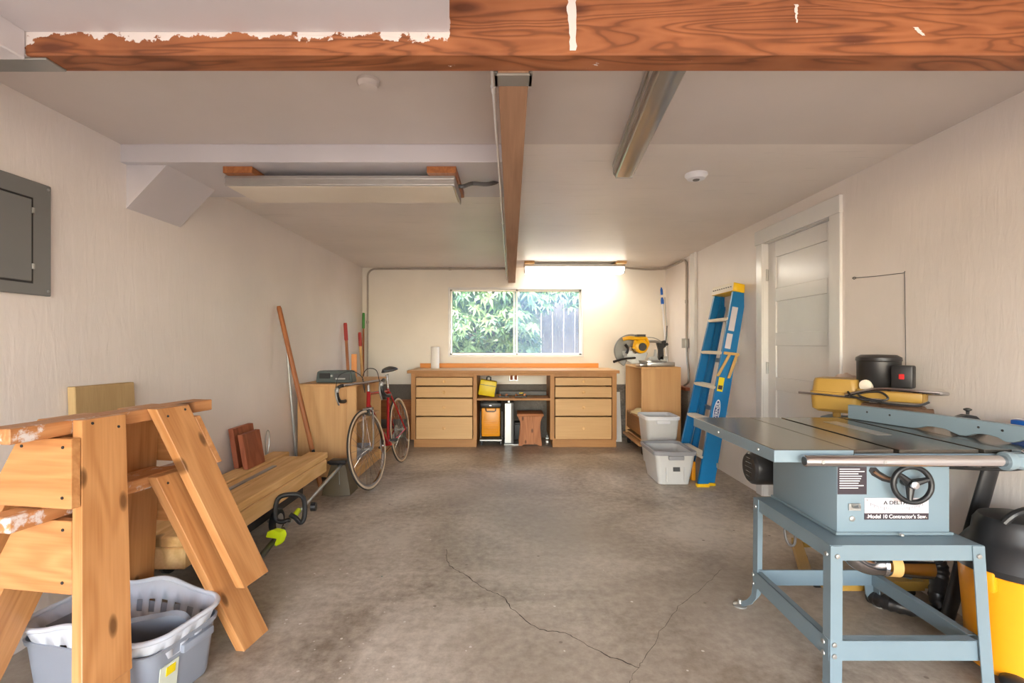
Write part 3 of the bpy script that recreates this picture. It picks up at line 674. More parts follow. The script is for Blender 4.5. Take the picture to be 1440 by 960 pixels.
for i, (xa, xb_) in enumerate(((-.155, -.03), (.04, .19))):
    t = thing('hand_plane', ('small wooden handled tool lying left on the shelf', 'wooden handled plane lying in the middle of the shelf')[i], 'hand tool', (xa, 5.92, .5735), group=None)
    b = B(); b.bb((xa, 5.9, .5735), (xb_, 5.95, .588), .003); b.build('sole', BLKM, t)
    b = B(); b.lathe((xa + .02, 5.925, .5885), (0, 0, 1), [(0, .012), (.008, .014), (.02, .011), (.026, .004)], 12); b.build('knob', STOOLW, t)
    b = B(); b.prism([(xb_ - .05, 5.915, .5885), (xb_ - .015, 5.915, .5885), (xb_ - .01, 5.915, .615), (xb_ - .035, 5.915, .618)], (0, .02, 0), .003); b.build('handle', STOOLW, t)
# charger station on a folding cart
t = thing('rolling_tool_case', 'yellow tool case with black top on a small folding hand cart under the bench', 'tool case', P(690, 628, 5.95))
x0, x1 = -.375, -.125
b = B(); b.bb((x0 + .02, 5.86, .11), (x1 - .01, 6.1, .45), .012, 2); b.build('body', YEL, t)
b = B()
for k in range(5): b.bb((x0 + .045, 5.852, .15 + k * .028), (x1 - .035, 5.861, .158 + k * .028), .002)
b.bb((x0 + .045, 5.853, .285), (x1 - .035, 5.861, .291)); b.build('ribs', YEL, t)
b = B(); b.bb((x0 + .005, 5.85, .452), (x1 + .005, 6.12, .515), .012, 2); b.bb((x0 + .04, 5.86, .515), (x1 - .04, 6.08, .53), .006); b.build('lid', BLACK, t)
b = B(); b.tube([(x0 + .07, 5.852, .45), (x0 + .075, 5.845, .418), (x0 + .09, 5.845, .41), (x1 - .08, 5.845, .41), (x1 - .065, 5.845, .418), (x1 - .06, 5.852, .45)], .006, 8); b.build('handle', BLACK, t)
b = B(); b.ball((-.25, 5.852, .48), .018, (1.6, .4, .7)); b.build('latch', CHROME, t)
b = B()
for x in (x0, x1 + .012): b.tube([(x, 6.0, .05), (x, 6.0, .39)], .009, 8)
b.tube([(x0, 5.88, .07), (x1 + .012, 5.88, .07)], .008, 8); b.bb((x0, 5.86, .055), (x1 + .012, 6.12, .075), .003); b.build('cart_frame', STEEL, t)
for x in (x0 + .02, x1):
    b = B(); b.cyl((x - .01, 5.9, .033), (x + .01, 5.9, .033), .032); b.build('wheel', DGREY, t)
# grey heater panel
t = thing('panel_heater', 'flat grey metal panel standing upright on the floor under the bench', 'panel', (-.02, 6.0, 0))
b = B(); b.bb((-.083, 5.93, .01), (.028, 6.2, .505), .004); b.build('body', DGREY if 0 else CABLE, t); b = B(); b.bb((-.079, 5.922, .02), (.0, 5.931, .5), .003); b.bb((-.045, 5.935, .505), (-.015, 5.96, .53), .003); b.build('edge', STEEL, t)
b = B(); b.bb((-.09, 5.9, .0), (.09, 6.1, .012), .002); b.build('foot', STEEL, t)
# wooden stool
t = thing('wooden_stool', 'small old brown wooden stool with flared solid sides under the bench', 'stool', (.23, 6.02, 0))
b = B(); b.bb((.07, 5.83, .355), (.385, 6.17, .385), .006, 2); b.build('seat', STOOLW, t)
for y in (5.86, 6.12):
    pl = [(.085, y, .0), (.13, y, .0), (.145, y, .015), (.31, y, .015), (.325, y, 0), (.368, y, 0), (.358, y, .08), (.345, y, .22), (.35, y, .29), (.378, y, .354), (.077, y, .354), (.105, y, .29), (.11, y, .22), (.097, y, .08)]
    b = B(); b.prism(pl, (0, .02, 0), .002); b.build('side_panel', STOOLW, t, frame((.2, y, .2), (0, 0, 1)))
b = B(); b.bb((.1, 5.885, .2), (.35, 5.887, .21)); b.bb((.13, 5.882, .28), (.33, 6.118, .30)); b.build('stretcher', STOOLW, t)
t = thing('storage_box', 'dark grey box on the floor behind the stool', 'box', (.1, 6.25, 0))
b = B(); b.bb((.04, 6.21, 0), (.2, 6.36, .2), .008, 2); b.build('body', DGREY, t); b = B(); b.bb((.04, 6.205, .2), (.21, 6.365, .225), .005); b.build('lid', BLACK, t)
b = B(); b.lathe((.43, 5.9, .04), (1, 0, 0), [(-.015, .01), (-.015, .038), (.012, .038), (.012, .01)], 20); b.cyl((.43, 5.9, .04), (.43, 5.9, .12), .006); b.bb((.412, 5.885, .078), (.448, 5.915, .09)); tag(b.build('swivel_caster', STEEL), 'small swivel caster standing beside the right drawer cabinet', 'caster')
b = B(); b.bb((1.255, 6.0, 0), (1.30, 6.03, .69)); b.bm.free()
b = B(); b.prism([(1.275, 6.1, 0), (1.375, 6.1, 0), (1.35, 6.1, .62), (1.28, 6.1, .62)], (0, .015, 0), .002); tag(b.build('offcut_board', TRIMW), 'white painted board leaning between the workbench and the plywood cart', 'board')
# wall outlet above shelf
t = thing('wall_outlet', 'double outlet plate on the wall under the worktop', 'outlet', (.03, YB - .04, .78))
b = B(); b.bb((-.03, YB - .055, .735), (.09, YB - .041, .845), .003); b.build('plate', STEEL, t)
b = B(); b.bb((-.015, YB - .062, .75), (.02, YB - .0555, .83), .002); b.bb((.04, YB - .062, .75), (.075, YB - .0555, .83), .002); b.build('sockets', REDW, t)

# ------------------------------------------------------------------ plywood cart with the mitre saw
t = thing('plywood_cart', 'tall plywood cabinet open at its left side on casters right of the bench', 'cabinet', (1.63, 5.7, 0))
ca0, ca1, cy0, cy1 = 1.42, 1.85, 5.35, 6.1
b = B(); b.bb((ca0, cy0, .13), (ca1, cy0 + .018, .946), .001); b.build('side_panel', PLY, t, frame((1.6, cy0, .5), (0, 0, 1)))
b = B(); b.bb((ca0, cy1 - .018, .13), (ca1, cy1, .946), .001); b.build('side_panel', PLY, t, frame((1.6, cy1, .5), (0, 0, 1)))
b = B(); b.bb((ca1 - .012, cy0 + .0185, .13), (ca1, cy1 - .0185, .946)); b.build('back_panel', PLY, t, frame((1.8, 5.7, .5), (0, 0, 1)))
b = B(); b.bb((ca0, cy0, .9465), (ca1, cy1, .964), .001); b.build('top', PLY, t, frame((1.6, 5.7, .95), (0, 1, 0)))
for z in (.385, .145):
    b = B(); b.bb((ca0 + .012, cy0 + .0185, z), (ca1 - .013, cy1 - .0185, z + .018)); b.build('shelf', PLY, t, frame((1.6, 5.7, z), (0, 1, 0)))
b = B(); b.bb((ca0 + .008, cy0 + .0185, .20), (ca0 + .02, cy1 - .0185, .384), .001); b.build('lower_front', FRAMEW, t, frame((1.5, 5.7, .3), (0, 1, 0)))
b = B(); b.bb((ca0 - .03, cy0 - .01, .1), (ca1, cy1 + .01, .129), .002); b.build('dolly_base', PLY, t, frame((1.5, 5.7, .1), (0, 1, 0)))
for x, y in ((ca0 + .03, cy0 + .04), (ca0 + .03, cy1 - .05), (ca1 - .05, cy0 + .04), (ca1 - .05, cy1 - .05)):
    b = B(); b.bb((x - .03, y - .03, .092), (x + .03, y + .03, .0995)); b.bb((x - .02, y - .012, .03), (x - .015, y + .02, .092)); b.bb((x + .015, y - .012, .03), (x + .02, y + .02, .092)); c_ = b.build('caster', BLKM, t)
    b = B(); b.cyl((x - .014, y, .037), (x + .014, y, .037), .036); b.build('wheel', RUB, c_)
def cloth(name, c, sx_, sy, h, label, mat, cat='cloth', seed=1):
    rnd = random.Random(seed); b = B(); n = 22; g = []
    for i in range(n):
        row = []
        for j in range(n):
            u, v = i / (n - 1) * 2 - 1, j / (n - 1) * 2 - 1; r = math.hypot(u, v)
            z = h * max(0, 1 - r * .9) * (1 + .35 * math.sin(5 * u + seed) * math.cos(4 * v)) + .012 * math.sin(9 * u + 3 * v) + .014
            row.append(b.bm.verts.new((c[0] + u * sx_ * (1 + .12 * math.sin(4 * v + seed)), c[1] + v * sy, c[2] + max(z, .004))))
        g.append(row)
    for i in range(n - 1):
        for j in range(n - 1): b.bm.faces.new((g[i][j], g[i + 1][j], g[i + 1][j + 1], g[i][j + 1]))
    o = b.build(name, mat); m_ = o.modifiers.new('s', 'SOLIDIFY'); m_.thickness = .005; m_.offset = 1
    return tag(o, label, cat)
cloth('drop_cloth', (1.58, 5.62, .4045), .19, .2, .13, 'crumpled cream cloth lying in the plywood cart', CLOTH)

ms = thing('miter_saw', 'yellow and grey sliding miter saw on top of the plywood cart', 'miter saw', (1.6, 5.6, .964))
zt = .9645
b = B(); b.bb((1.52, 5.48, zt), (1.83, 5.74, zt + .05), .008, 2); b.bb((1.44, 5.5, zt), (1.52, 5.7, zt + .035), .008, 2); b.bb((1.56, 5.472, zt + .012), (1.70, 5.481, zt + .03)); b.build('base', ALU, ms)
b = B(); b.cyl((1.56, 5.58, zt + .05), (1.56, 5.58, zt + .066), .12, n=32); b.build('turntable', STEEL, ms)
b = B(); b.prism([(1.57, 5.6, zt + .066), (1.68, 5.6, zt + .066), (1.665, 5.6, zt + .11), (1.655, 5.6, zt + .19), (1.64, 5.6, zt + .19), (1.63, 5.6, zt + .11), (1.58, 5.6, zt + .1)], (0, .03, 0), .002); b.prism([(1.7, 5.6, zt + .05), (1.78, 5.6, zt + .05), (1.78, 5.6, zt + .11), (1.7, 5.6, zt + .11)], (0, .03, 0), .002); b.build('fence', STEEL, ms)
bc = P(887, 493, 5.6)
b = B(); b.lathe(bc - V((0, .012, 0)), (0, 1, 0), [(0, .02), (0, .125), (.003, .125), (.003, .02)], 40); b.build('blade', CHROME, ms)
gp = arc(bc, .19, 55, 245, 22, (1, 0, 0), (0, 0, 1)); gi = arc(bc, .05, 245, 55, 8, (1, 0, 0), (0, 0, 1))
b = B(); b.prism([p - V((0, .03, 0)) for p in gp + gi], (0, .055, 0), .004); b.build('blade_guard', plain('grey guard metal', (128, 128, 126), .4, .3), ms)
gp = arc(bc + V((.04, 0, 0)), .145, 180, 350, 20, (1, 0, 0), (0, 0, 1)); gi = arc(bc + V((.04, 0, 0)), .03, 350, 180, 8, (1, 0, 0), (0, 0, 1))
b = B(); b.prism([p - V((0, .04, 0)) for p in gp + gi], (0, .01, 0), .002); b.build('lower_guard', STEEL, ms)
mc = P(900, 487, 5.5)
b = B(); b.lathe(mc + V((.0, -.07, 0)), (0, 1, 0), [(0, .03), (.0, .055), (.012, .075), (.06, .078), (.12, .07)], 32); b.build('motor', DWY, ms)
b = B(); b.lathe(mc + V((.01, -.085, -.005)), (0, 1, 0), [(0, .03), (0, .042), (.016, .045)], 28); b.build('motor_cap', BLKM, ms)
b = B(); b.tube(smoothpath([P(876, 477, 5.47), P(884, 475, 5.46), P(897, 476, 5.46), P(908, 475, 5.48)], 5), .021, 12); b.tube(smoothpath([P(908, 475, 5.48), P(911, 484, 5.5), P(905, 492, 5.5)], 5), .02, 10); b.tube([P(894, 478, 5.46), P(891, 490, 5.46)], .018, 10); b.build('handle', DWY, ms)
b = B(); b.bb(P(893, 474, 5.56) + V((-.0, 0, 0)), P(908, 470, 5.46)); b.tube(smoothpath([P(879, 484, 5.45), P(883, 490, 5.45), P(881, 497, 5.45)], 4), .016, 8); b.build('trim_cover', BROWN if 0 else BLKM, ms)
b = B(); b.tube(smoothpath([P(908, 480, 5.58), P(922, 480, 5.6), P(933, 483, 5.62)], 5), .015, 10); b.tube(smoothpath([P(908, 474, 5.58), P(920, 475, 5.6), P(930, 480, 5.62)], 5), .005, 8); b.build('slide_tube', STEEL, ms)
b = B(); b.prism([P(924, 482, 5.6), P(936, 478, 5.6), P(937, 487, 5.6), P(933, 490, 5.6), P(934, 506, 5.6), P(926, 506, 5.6), P(927, 492, 5.6)], (0, .06, 0), .006); b.build('rear_column', BLKM, ms)
b = B(); b.tube([P(936, 486, 5.62), P(938, 458, 5.62)], .006, 8); b.cyl(P(936, 484, 5.6), P(938, 484, 5.55), .016); b.build('lock_lever', BLKM, ms)
b = B(); b.tube([P(893, 503, 5.5), P(880, 504, 5.38), P(874, 505, 5.34), P(863, 508.5, 5.3)], .01, 10, rr=[.012, .012, .011, .015]); b.build('miter_handle', BLKM, ms)
b = B(); b.lathe(P(880, 502, 5.42), (0, 0, 1), [(0, .013), (.03, .015), (.035, .008)], 12); b.build('miter_lock', STEEL, ms)

t = thing('extension_pole', 'white pole with blue grips leaning in the right back corner', 'pole', (1.93, 6.15, 0))
pa, pb = P(938, 520, 6.2), P(930, 404, 6.32)
lo = pa + (pa - pb) * 1.05
b = B(); b.tube([V((lo.x, lo.y, .01)), pb.lerp(pa, .2)], .012, 10); b.build('shaft', WHITE, t)
b = B(); b.tube([pb, pb.lerp(pa, .03), pb.lerp(pa, .09)], .01, 12, rr=[.006, .016, .016]); b.tube([pb.lerp(pa, .125), pb.lerp(pa, .16), pb.lerp(pa, .205)], .02, 12, rr=[.012, .021, .019]); b.build('grip', BLUEP, t)
b = B(); b.tube([P(935, 418, 6.36), P(942, 540, 6.3), P(945, 590, 6.25)], .007, 8); tag(b.build('thin_rod', STEEL), 'thin pale rod leaning beside the blue gripped pole', 'rod')

# ------------------------------------------------------------------ bins
def bin_(label, x0, x1, y0, y1, z1, z0=.004, mat=CLEAR, rim=CLRG, taper=.04, lbl=False):
    c = ((x0 + x1) / 2, (y0 + y1) / 2); w_, d_ = x1 - x0, y1 - y0
    t = thing('storage_bin', label, 'storage bin', (c[0], c[1], z0))
    b = B(); r = []
    for f, z in ((0, z0), (.02, z0 + .012), (.55, z0 + (z1 - z0) * .5), (1, z1 - .02)): r.append(rrect(w_ - taper * 2 * (1 - f), d_ - taper * 2 * (1 - f), .04, z, c))
    inn = [rrect(w_ - taper * 2 * (1 - f) - .008, d_ - taper * 2 * (1 - f) - .008, .038, z, c) for f, z in ((1, z1 - .02), (.5, z0 + (z1 - z0) * .5), (.02, z0 + .016))]
    b.loft(r + inn); b.build('tub', mat, t)
    b = B(); b.loft([rrect(w_ - .006, d_ - .006, .042, z1 - .034, c), rrect(w_ + .02, d_ + .02, .05, z1 - .034, c), rrect(w_ + .024, d_ + .024, .05, z1 - .004, c), rrect(w_ + .016, d_ + .016, .05, z1, c), rrect(w_ - .012, d_ - .012, .042, z1, c), rrect(w_ - .008, d_ - .008, .042, z1 - .034, c)], False, False); b.build('rim', rim, t)
    b = B(); yf = y0 - .012; b.bb((c[0] - .065, yf - .012, z1 - .07), (c[0] + .065, yf + .02, z1 - .034), .006, 2)
    b.build('handle', rim, t)
    for sx_ in (-1, 1):
        for k in (.22,): b = B(); b.box((c[0] + sx_ * w_ * k, y0 + taper * .45, (z0 + z1) / 2 - .02), (.012, .012, (z1 - z0) * .66), Matrix.Rotation(-math.atan(taper / (z1 - z0)), 3, 'X') , .003); b.build('rib', mat, t)
    if lbl:
        b = B(); b.box((c[0] + .01, y0 + taper * .52 - .004, (z0 + z1) / 2), (.06, .003, .055), Matrix.Rotation(-math.atan(taper / (z1 - z0)), 3, 'X') ); b.build('label', TAN if 0 else DGREY, t)
    return t
bin_('open milky storage bin with grey rim on the floor before the blue ladder', 1.235, 1.585, 4.2, 4.68, .295, lbl=True)
bin_('tall white open bin standing behind the grey rimmed one', 1.34, 1.67, 4.86, 5.2, .495, rim=WHITE)
b = B(); b.prism([P(980, 655, 4.42), P(983, 662, 4.42), P(979, 685, 4.3), P(974, 680, 4.35)], (.0, .02, 0)); b.bm.free()
t = thing('yellow_case', 'narrow yellow case on the floor between the bin and the ladder', 'tool case', (1.66, 4.5, 0))
b = B(); b.bb((1.604, 4.36, .002), (1.64, 4.52, .17), .008, 2); b.build('body', YEL, t); b = B(); b.tube([(1.622, 4.39, .17), (1.622, 4.4, .195), (1.622, 4.48, .195), (1.622, 4.49, .17)], .005, 8); b.build('handle', BLACK, t)

# ------------------------------------------------------------------ ladder
ld = thing('step_ladder', 'blue fiberglass step ladder with yellow cap leaning folded on the right wall', 'ladder', (1.62, 4.46, 0))
nb, nt_ = V((1.585, 4.167, .005)), V((1.93, 4.25, 1.715))     # near front rail, foot and top
fb, ft = V((1.585, 4.76, .005)), V((1.93, 4.66, 1.715))
wv = V((.985, 0, -.18)).normalized()
def rail(name, p0, p1, depth, mat, inward, parent=ld, flange=.03):
    ax = (p1 - p0).normalized(); dv = (V((1, 0, 0)) - ax * ax.x).normalized(); nv = ax.cross(dv)
    if nv.y * inward < 0: nv = -nv
    t0 = .005
    prof = [V((0, 0)), V((depth, 0)), V((depth, flange)), V((depth - t0, flange)), V((depth - t0, t0)), V((t0, t0)), V((t0, flange)), V((0, flange))]
    b = B(); b.prism([p0 + dv * q.x + nv * q.y for q in prof], p1 - p0); o = b.build(name, mat, parent)
    return o, ax, dv, nv
fr1, ax1, dv1, nv1 = rail('front_rail', nb, nt_, .085, BLUE, 1)
fr2, ax2, dv2, nv2 = rail('front_rail', fb, ft, .085, BLUE, -1)
off = V((.095, .035, 0))
rr1 = rail('rear_rail', nb + V((.10, .04, 0)), nt_ + V((.066, .01, 0)), .055, BLUE, 1)[0]
rr2 = rail('rear_rail', fb + V((.10, -.04, 0)), ft + V((.066, -.01, 0)), .055, BLUE, -1)[0]
for k in range(5):
    f = (k + .85) / 5.75; pa, pb = nb.lerp(nt_, f), fb.lerp(ft, f)
    b = B(); hb0 = V((-.002, 0, 0)); zz = V((0, 0, .014))
    b.hexa([pa + V((-.004, .006, -.026)), pb + V((-.004, -.006, -.026)), pb + V((.085, -.006, -.026)), pa + V((.085, .006, -.026)), pa + V((-.004, .006, .0)), pb + V((-.004, -.006, .0)), pb + V((.085, -.006, .0)), pa + V((.085, .006, .0))], .002)
    for q in range(4): b.hexa([pa + V((.008 + q * .019, .008, .0)), pb + V((.008 + q * .019, -.008, .0)), pb + V((.016 + q * .019, -.008, .0)), pa + V((.016 + q * .019, .008, .0)), pa + V((.008 + q * .019, .008, .003)), pb + V((.008 + q * .019, -.008, .003)), pb + V((.016 + q * .019, -.008, .003)), pa + V((.016 + q * .019, .008, .003))])
    b.build('step', CREAM, ld)
for f in (.1, .36, .62, .86):
    pa, pb = nb.lerp(nt_, f) + V((.14, .03, 0)), fb.lerp(ft, f) + V((.14, -.03, 0))
    b = B(); b.hexa([pa + V((0, 0, -.02)), pb + V((0, 0, -.02)), pb + V((.02, 0, -.02)), pa + V((.02, 0, -.02)), pa + V((0, 0, .02)), pb + V((0, 0, .02)), pb + V((.02, 0, .02)), pa + V((.02, 0, .02))], .002); b.build('rear_brace', STEEL, ld)
b = B(); tc0 = nt_ + V((-.02, -.02, -.04)); tc1 = ft + V((-.02, .02, -.04))
b.hexa([tc0, tc1, tc1 + V((.103, 0, -.018)), tc0 + V((.103, 0, -.018)), tc0 + V((.012, 0, .075)), tc1 + V((.012, 0, .075)), tc1 + V((.106, 0, .055)), tc0 + V((.106, 0, .055))], .006, 2)
cap = b.build('top_cap', LYEL, ld)
b = B(); b.hexa([tc0 + V((-.0045, .004, .004)), tc1 + V((-.0045, -.004, .004)), tc1 + V((-.001, -.004, .004)), tc0 + V((-.001, .004, .004)), tc0 + V((.0065, .004, .07)), tc1 + V((.0065, -.004, .07)), tc1 + V((.0105, -.004, .07)), tc0 + V((.0105, .004, .07))]); b.build('cap_label', CREAM, cap)
b = B()
for i in range(9): p = tc0.lerp(tc1, .08 + i * .1) + V((-.0055 + .003, 0, .04)); b.box(p, (.004, .018, .008))
b.build('cap_print', DARKL, cap)
for p, dd in ((nb, 1), (fb, -1)):
    b = B(); b.box(p + V((.045, .015 * dd, .01)), (.105, .04, .028), None, .003); b.build('foot', LYEL, ld)
    b = B(); b.box(p + V((.13, .045 * dd, .01)), (.065, .04, .024), None, .003); b.build('foot', LYEL, ld)
# labels on the near front rail (outer face looks to the camera)
def onrail(f, s, lift=.002): return nb.lerp(nt_, f) + dv1 * s - nv1 * lift
def raillabel(name, f0, f1, s0, s1, mat, lift=.0015, parent=fr1):
    b = B(); a_, b_, c_, d_ = onrail(f0, s0, 0.0003), onrail(f0, s1, .0003), onrail(f1, s1, .0003), onrail(f1, s0, .0003)
    b.prism([a_, b_, c_, d_], -nv1 * lift); return b.build(name, mat, parent)
raillabel('label', .78, .90, .016, .066, LBLW); raillabel('label', .69, .765, .014, .062, LBLW)
raillabel('label', .475, .545, .012, .06, YELB)
raillabel('label_print', .485, .505, .018, .054, DARKL, .002)
oc = nb.lerp(nt_, .375) + dv1 * .042
b = B(); b.prism([oc - nv1 * .0004 + ax1 * (.105 * math.cos(2 * PI * i / 24)) + dv1 * (.027 * math.sin(2 * PI * i / 24)) for i in range(24)], -nv1 * .0012); b.build('logo', WHITE, fr1)
b = B(); b.prism([oc - nv1 * .0018 + ax1 * (.094 * math.cos(2 * PI * i / 24)) + dv1 * (.021 * math.sin(2 * PI * i / 24)) for i in range(24)], -nv1 * .0006); b.build('logo_field', plain('navy blue', (24, 50, 120), .4), fr1)
text('WERNER', 'logo_lettering', .04, oc - nv1 * .0032 + dv1 * .0135, ax1, -dv1, WHITE, fr1, .0003)
b = B(); p = nb.lerp(nt_, .665) - nv1 * .006
b.hexa([p + dv1 * .01 + ax1 * -.012, p + dv1 * .14 + ax1 * -.0, p + dv1 * .14 - nv1 * .012, p + dv1 * .01 - nv1 * .012 + ax1 * -.012, p + dv1 * .01 + ax1 * .012, p + dv1 * .14 + ax1 * .022, p + dv1 * .14 - nv1 * .012 + ax1 * .022, p + dv1 * .01 - nv1 * .012 + ax1 * .012])
for s0, s1 in ((.05, -.02), (.11, .075)):
    q = nb.lerp(nt_, .665) - nv1 * .006
    b.hexa([q + dv1 * s1 - ax1 * .21, q + dv1 * (s1 + .026) - ax1 * .205, q + dv1 * (s1 + .026) - ax1 * .205 - nv1 * .01, q + dv1 * s1 - ax1 * .21 - nv1 * .01, q + dv1 * s0, q + dv1 * (s0 + .024), q + dv1 * (s0 + .024) - nv1 * .01, q + dv1 * s0 - nv1 * .01], .002)
b.build('spreader_bracket', TAN, ld)

# ------------------------------------------------------------------ left plywood cabinet and what stands on and by it
t = thing('plywood_shelf_unit', 'low plywood cabinet open at its right side behind the red bicycle', 'cabinet', (-1.66, 4.8, 0))
kx0, kx1, ky0, ky1 = XL + .045, -1.38, 4.37, 5.2
b = B(); b.bb((kx0, ky0 + .002, .03), (kx1 - .085, ky0 + .02, .84), .001); b.build('side_panel', PLY, t, frame((-1.7, ky0, .5), (0, 0, 1)))
b = B(); b.bb((kx1 - .0845, ky0 - .006, 0), (kx1, ky0 + .02, .84), .002); b.build('corner_post', PLY, t, frame((-1.4, ky0, .5), (0, 0, 1)))
b = B(); b.bb((kx0, ky1 - .018, 0), (kx1, ky1, .84), .001); b.build('side_panel', PLY, t, frame((-1.7, ky1, .5), (0, 0, 1)))
b = B(); b.bb((kx0, ky0 - .01, .8405), (kx1 + .01, ky1 + .17, .86), .002); b.build('top', PLY, t, frame((-1.7, 4.8, .85), (0, 1, 0)))
b = B(); b.bb((kx0, ky0 + .021, .03), (kx0 + .01, ky1 - .019, .84)); b.build('back_panel', PLY, t, frame((-1.9, 4.8, .5), (0, 0, 1)))
for z in (.11, .50):
    b = B(); b.bb((kx0 + .011, ky0 + .021, z), (kx1 - .01, ky1 - .019, z + .02), .001); b.build('shelf', PLY, t, frame((-1.7, 4.8, z), (0, 1, 0)))
b = B(); b.bb((kx1 - .03, ky0 + .021, 0.01), (kx1 - .005, ky1 - .019, .109), .001); b.build('kickboard', LUMB, t, frame((-1.4, 4.8, .05), (0, 1, 0)))
b = B(); b.bb((kx1 - .2, 4.45, .521), (kx1 - .03, 4.62, .60), .004); tag(b.build('wood_block', LUMB, fr=frame((-1.5, 4.5, .55), (0, 1, 0))), 'pale wood block on the shelf of the left cabinet behind the bicycle', 'wood block')
t = thing('tool_tray', 'grey plastic tray of white parts on the lower cabinet shelf', 'tray', (-1.55, 4.7, .13))
b = B(); b.loft([rrect(.2, .36, .02, .131, (-1.53, 4.75)), rrect(.24, .4, .03, .22, (-1.53, 4.75)), rrect(.228, .388, .03, .22, (-1.53, 4.75)), rrect(.19, .35, .02, .137, (-1.53, 4.75))]); b.build('tub', CLRG, t)
cloth('shop_rag', (-1.53, 4.72, .145), .08, .14, .1, 'crumpled white rag in the grey tray of the left cabinet', WHITE, seed=4)
# stack of wood beyond
t = thing('wooden_crate', 'short wooden crate on the floor between the left cabinet and the workbench', 'crate', (-1.45, 5.75, 0))
b = B(); b.bb((-1.42, 5.42, .0), (-1.40, 5.9, .2), .002); b.bb((-1.72, 5.42, 0), (-1.70, 5.9, .2)); b.bb((-1.7, 5.42, .0), (-1.42, 5.44, .2)); b.bb((-1.7, 5.88, 0), (-1.42, 5.9, .2)); b.build('sides', PLY, t); b = B(); b.bb((-1.7, 5.44, .0), (-1.42, 5.88, .012)); b.build('bottom', PLY, t)
board('timber_offcut', (-1.9, 6.3, .38), (-1.23, 6.3, .38), .12, .24, BROWN); tag(bpy.data.objects['timber_offcut'], 'thick brown timber offcut on edge across two blocks left of the workbench', 'timber')
b = B(); b.bb((-1.85, 6.24, 0), (-1.78, 6.36, .55)); b.bb((-1.33, 6.24, 0), (-1.25, 6.36, .55)); b.bm.free()
t = thing('timber_stand', 'rough upright wood blocks holding the brown offcut by the back wall', 'support', (-1.5, 6.3, 0))
for x in (-1.8, -1.3): board('upright', (x, 6.3, 0), (x, 6.3, .259), .08, .08, BROWN, t, up=(0, 1, 0))

t = thing('portable_radio', 'grey portable radio on top of the left plywood cabinet', 'radio', (-1.62, 4.55, .86))
rx0, rx1 = -1.79, -1.46
b = B(); b.prism([(rx0, 4.5, .861), (rx1, 4.5, .861), (rx1 + .005, 4.5, .875), (rx1 - .01, 4.5, .962), (rx1 - .03, 4.5, .972), (rx0 + .03, 4.5, .972), (rx0 + .008, 4.5, .96), (rx0 - .003, 4.5, .875)], (0, .12, 0), .006); b.build('body', RADIO, t)
b = B(); b.bb((rx0 + .16, 4.493, .885), (rx1 - .02, 4.4995, .945), .002); b.build('speaker_grille', DGREY, t)
b = B(); b.bb((rx0 + .03, 4.493, .90), (rx0 + .13, 4.4995, .95), .002); b.build('tape_door', BLACK, t)
b = B(); b.bb((rx0 + .18, 4.488, .892), (rx1 - .06, 4.4925, .905), .001); b.build('trim_strip', STEEL, t)
b = B(); b.lathe((rx0 + .145, 4.4995, .925), (0, -1, 0), [(0, .01), (.012, .009)], 14); b.build('dial', STEEL, t)

def handle_tool(name, label, foot, top, r, grip, gripmat, shaftmat, gl=.14, cat='garden tool'):
    foot, top = V(foot), V(top); t = thing(name, label, cat, foot); L = (top - foot).length; d = (top - foot).normalized()
    b = B(); b.tube([foot, top - d * gl], r, 12); b.build('shaft', shaftmat, t, frame(foot, d))
    b = B(); q = top - d * gl; b.tube([q - d * .004, q + d * .004, q + d * gl * .5, top - d * .02, top], r, 14, rr=[r * 1.02, grip, grip, grip, grip * .8]); b.build('grip', gripmat, t)
    b = B(); b.prism([foot + V((-.07, 0, 0)), foot + V((.07, 0, 0)), foot + V((.06, 0, .2)), foot + V((.0, 0, .24)), foot + V((-.06, 0, .2))], (0, .004, 0)); b.build('blade', BLKM, t)
    return t
handle_tool('garden_tool', 'long wooden handle with brown grip leaning in the left corner, nearest the wall', (-1.83, 5.66, .0), (-1.915, 5.66, 1.46), .017, .021, REDH, BROWN, .2)
handle_tool('garden_tool', 'wooden handle with bright red grip leaning behind the radio', (-1.77, 5.98, .0), (-1.885, 6.1, 1.36), .016, .021, REDH, LUMB, .17)
handle_tool('garden_tool', 'tallest dark handle with green grip in the left back corner', (-1.86, 6.16, .0), (-1.90, 6.31, 1.615), .012, .017, GRNH, BROWN, .2)
board('wood_plank', (-1.76, 5.5, .0), (-1.80, 5.62, 1.10), .06, .02, ORNG, None, up=(.3, -1, 0)); tag(bpy.data.objects['wood_plank'], 'narrow orange wood plank leaning upright behind the radio', 'plank')
# pole and rod in front of the cabinet
t = thing('long_pole', 'long brown wooden pole leaning on the left wall in front of the cabinet', 'pole', (-1.6, 4.12, 0))
pt, pb = V((-1.925, 4.06, 1.53)), V((-1.60, 4.13, .0)); d = (pb - pt).normalized()
b = B(); b.tube([pt, pt + d * .02, pt.lerp(pb, .5), pb], .019, 12, rr=[.014, .019, .02, .02]); b.build('shaft', BROWN, t, frame(pt, d))
b = B(); q = pt.lerp(pb, .78); b.tube([q + V((.02, -.03, 0)), q + V((.028, -.03, 0)) + d * .2], .013, 10); b.build('grip', BLACK, t)
b = B(); b.tube([V((-1.91, 4.17, 1.24)), V((-1.82, 4.2, .01))], .011, 10); tag(b.build('pry_bar', STEEL), 'thin worn metal rod leaning on the left wall behind the brown pole', 'rod')

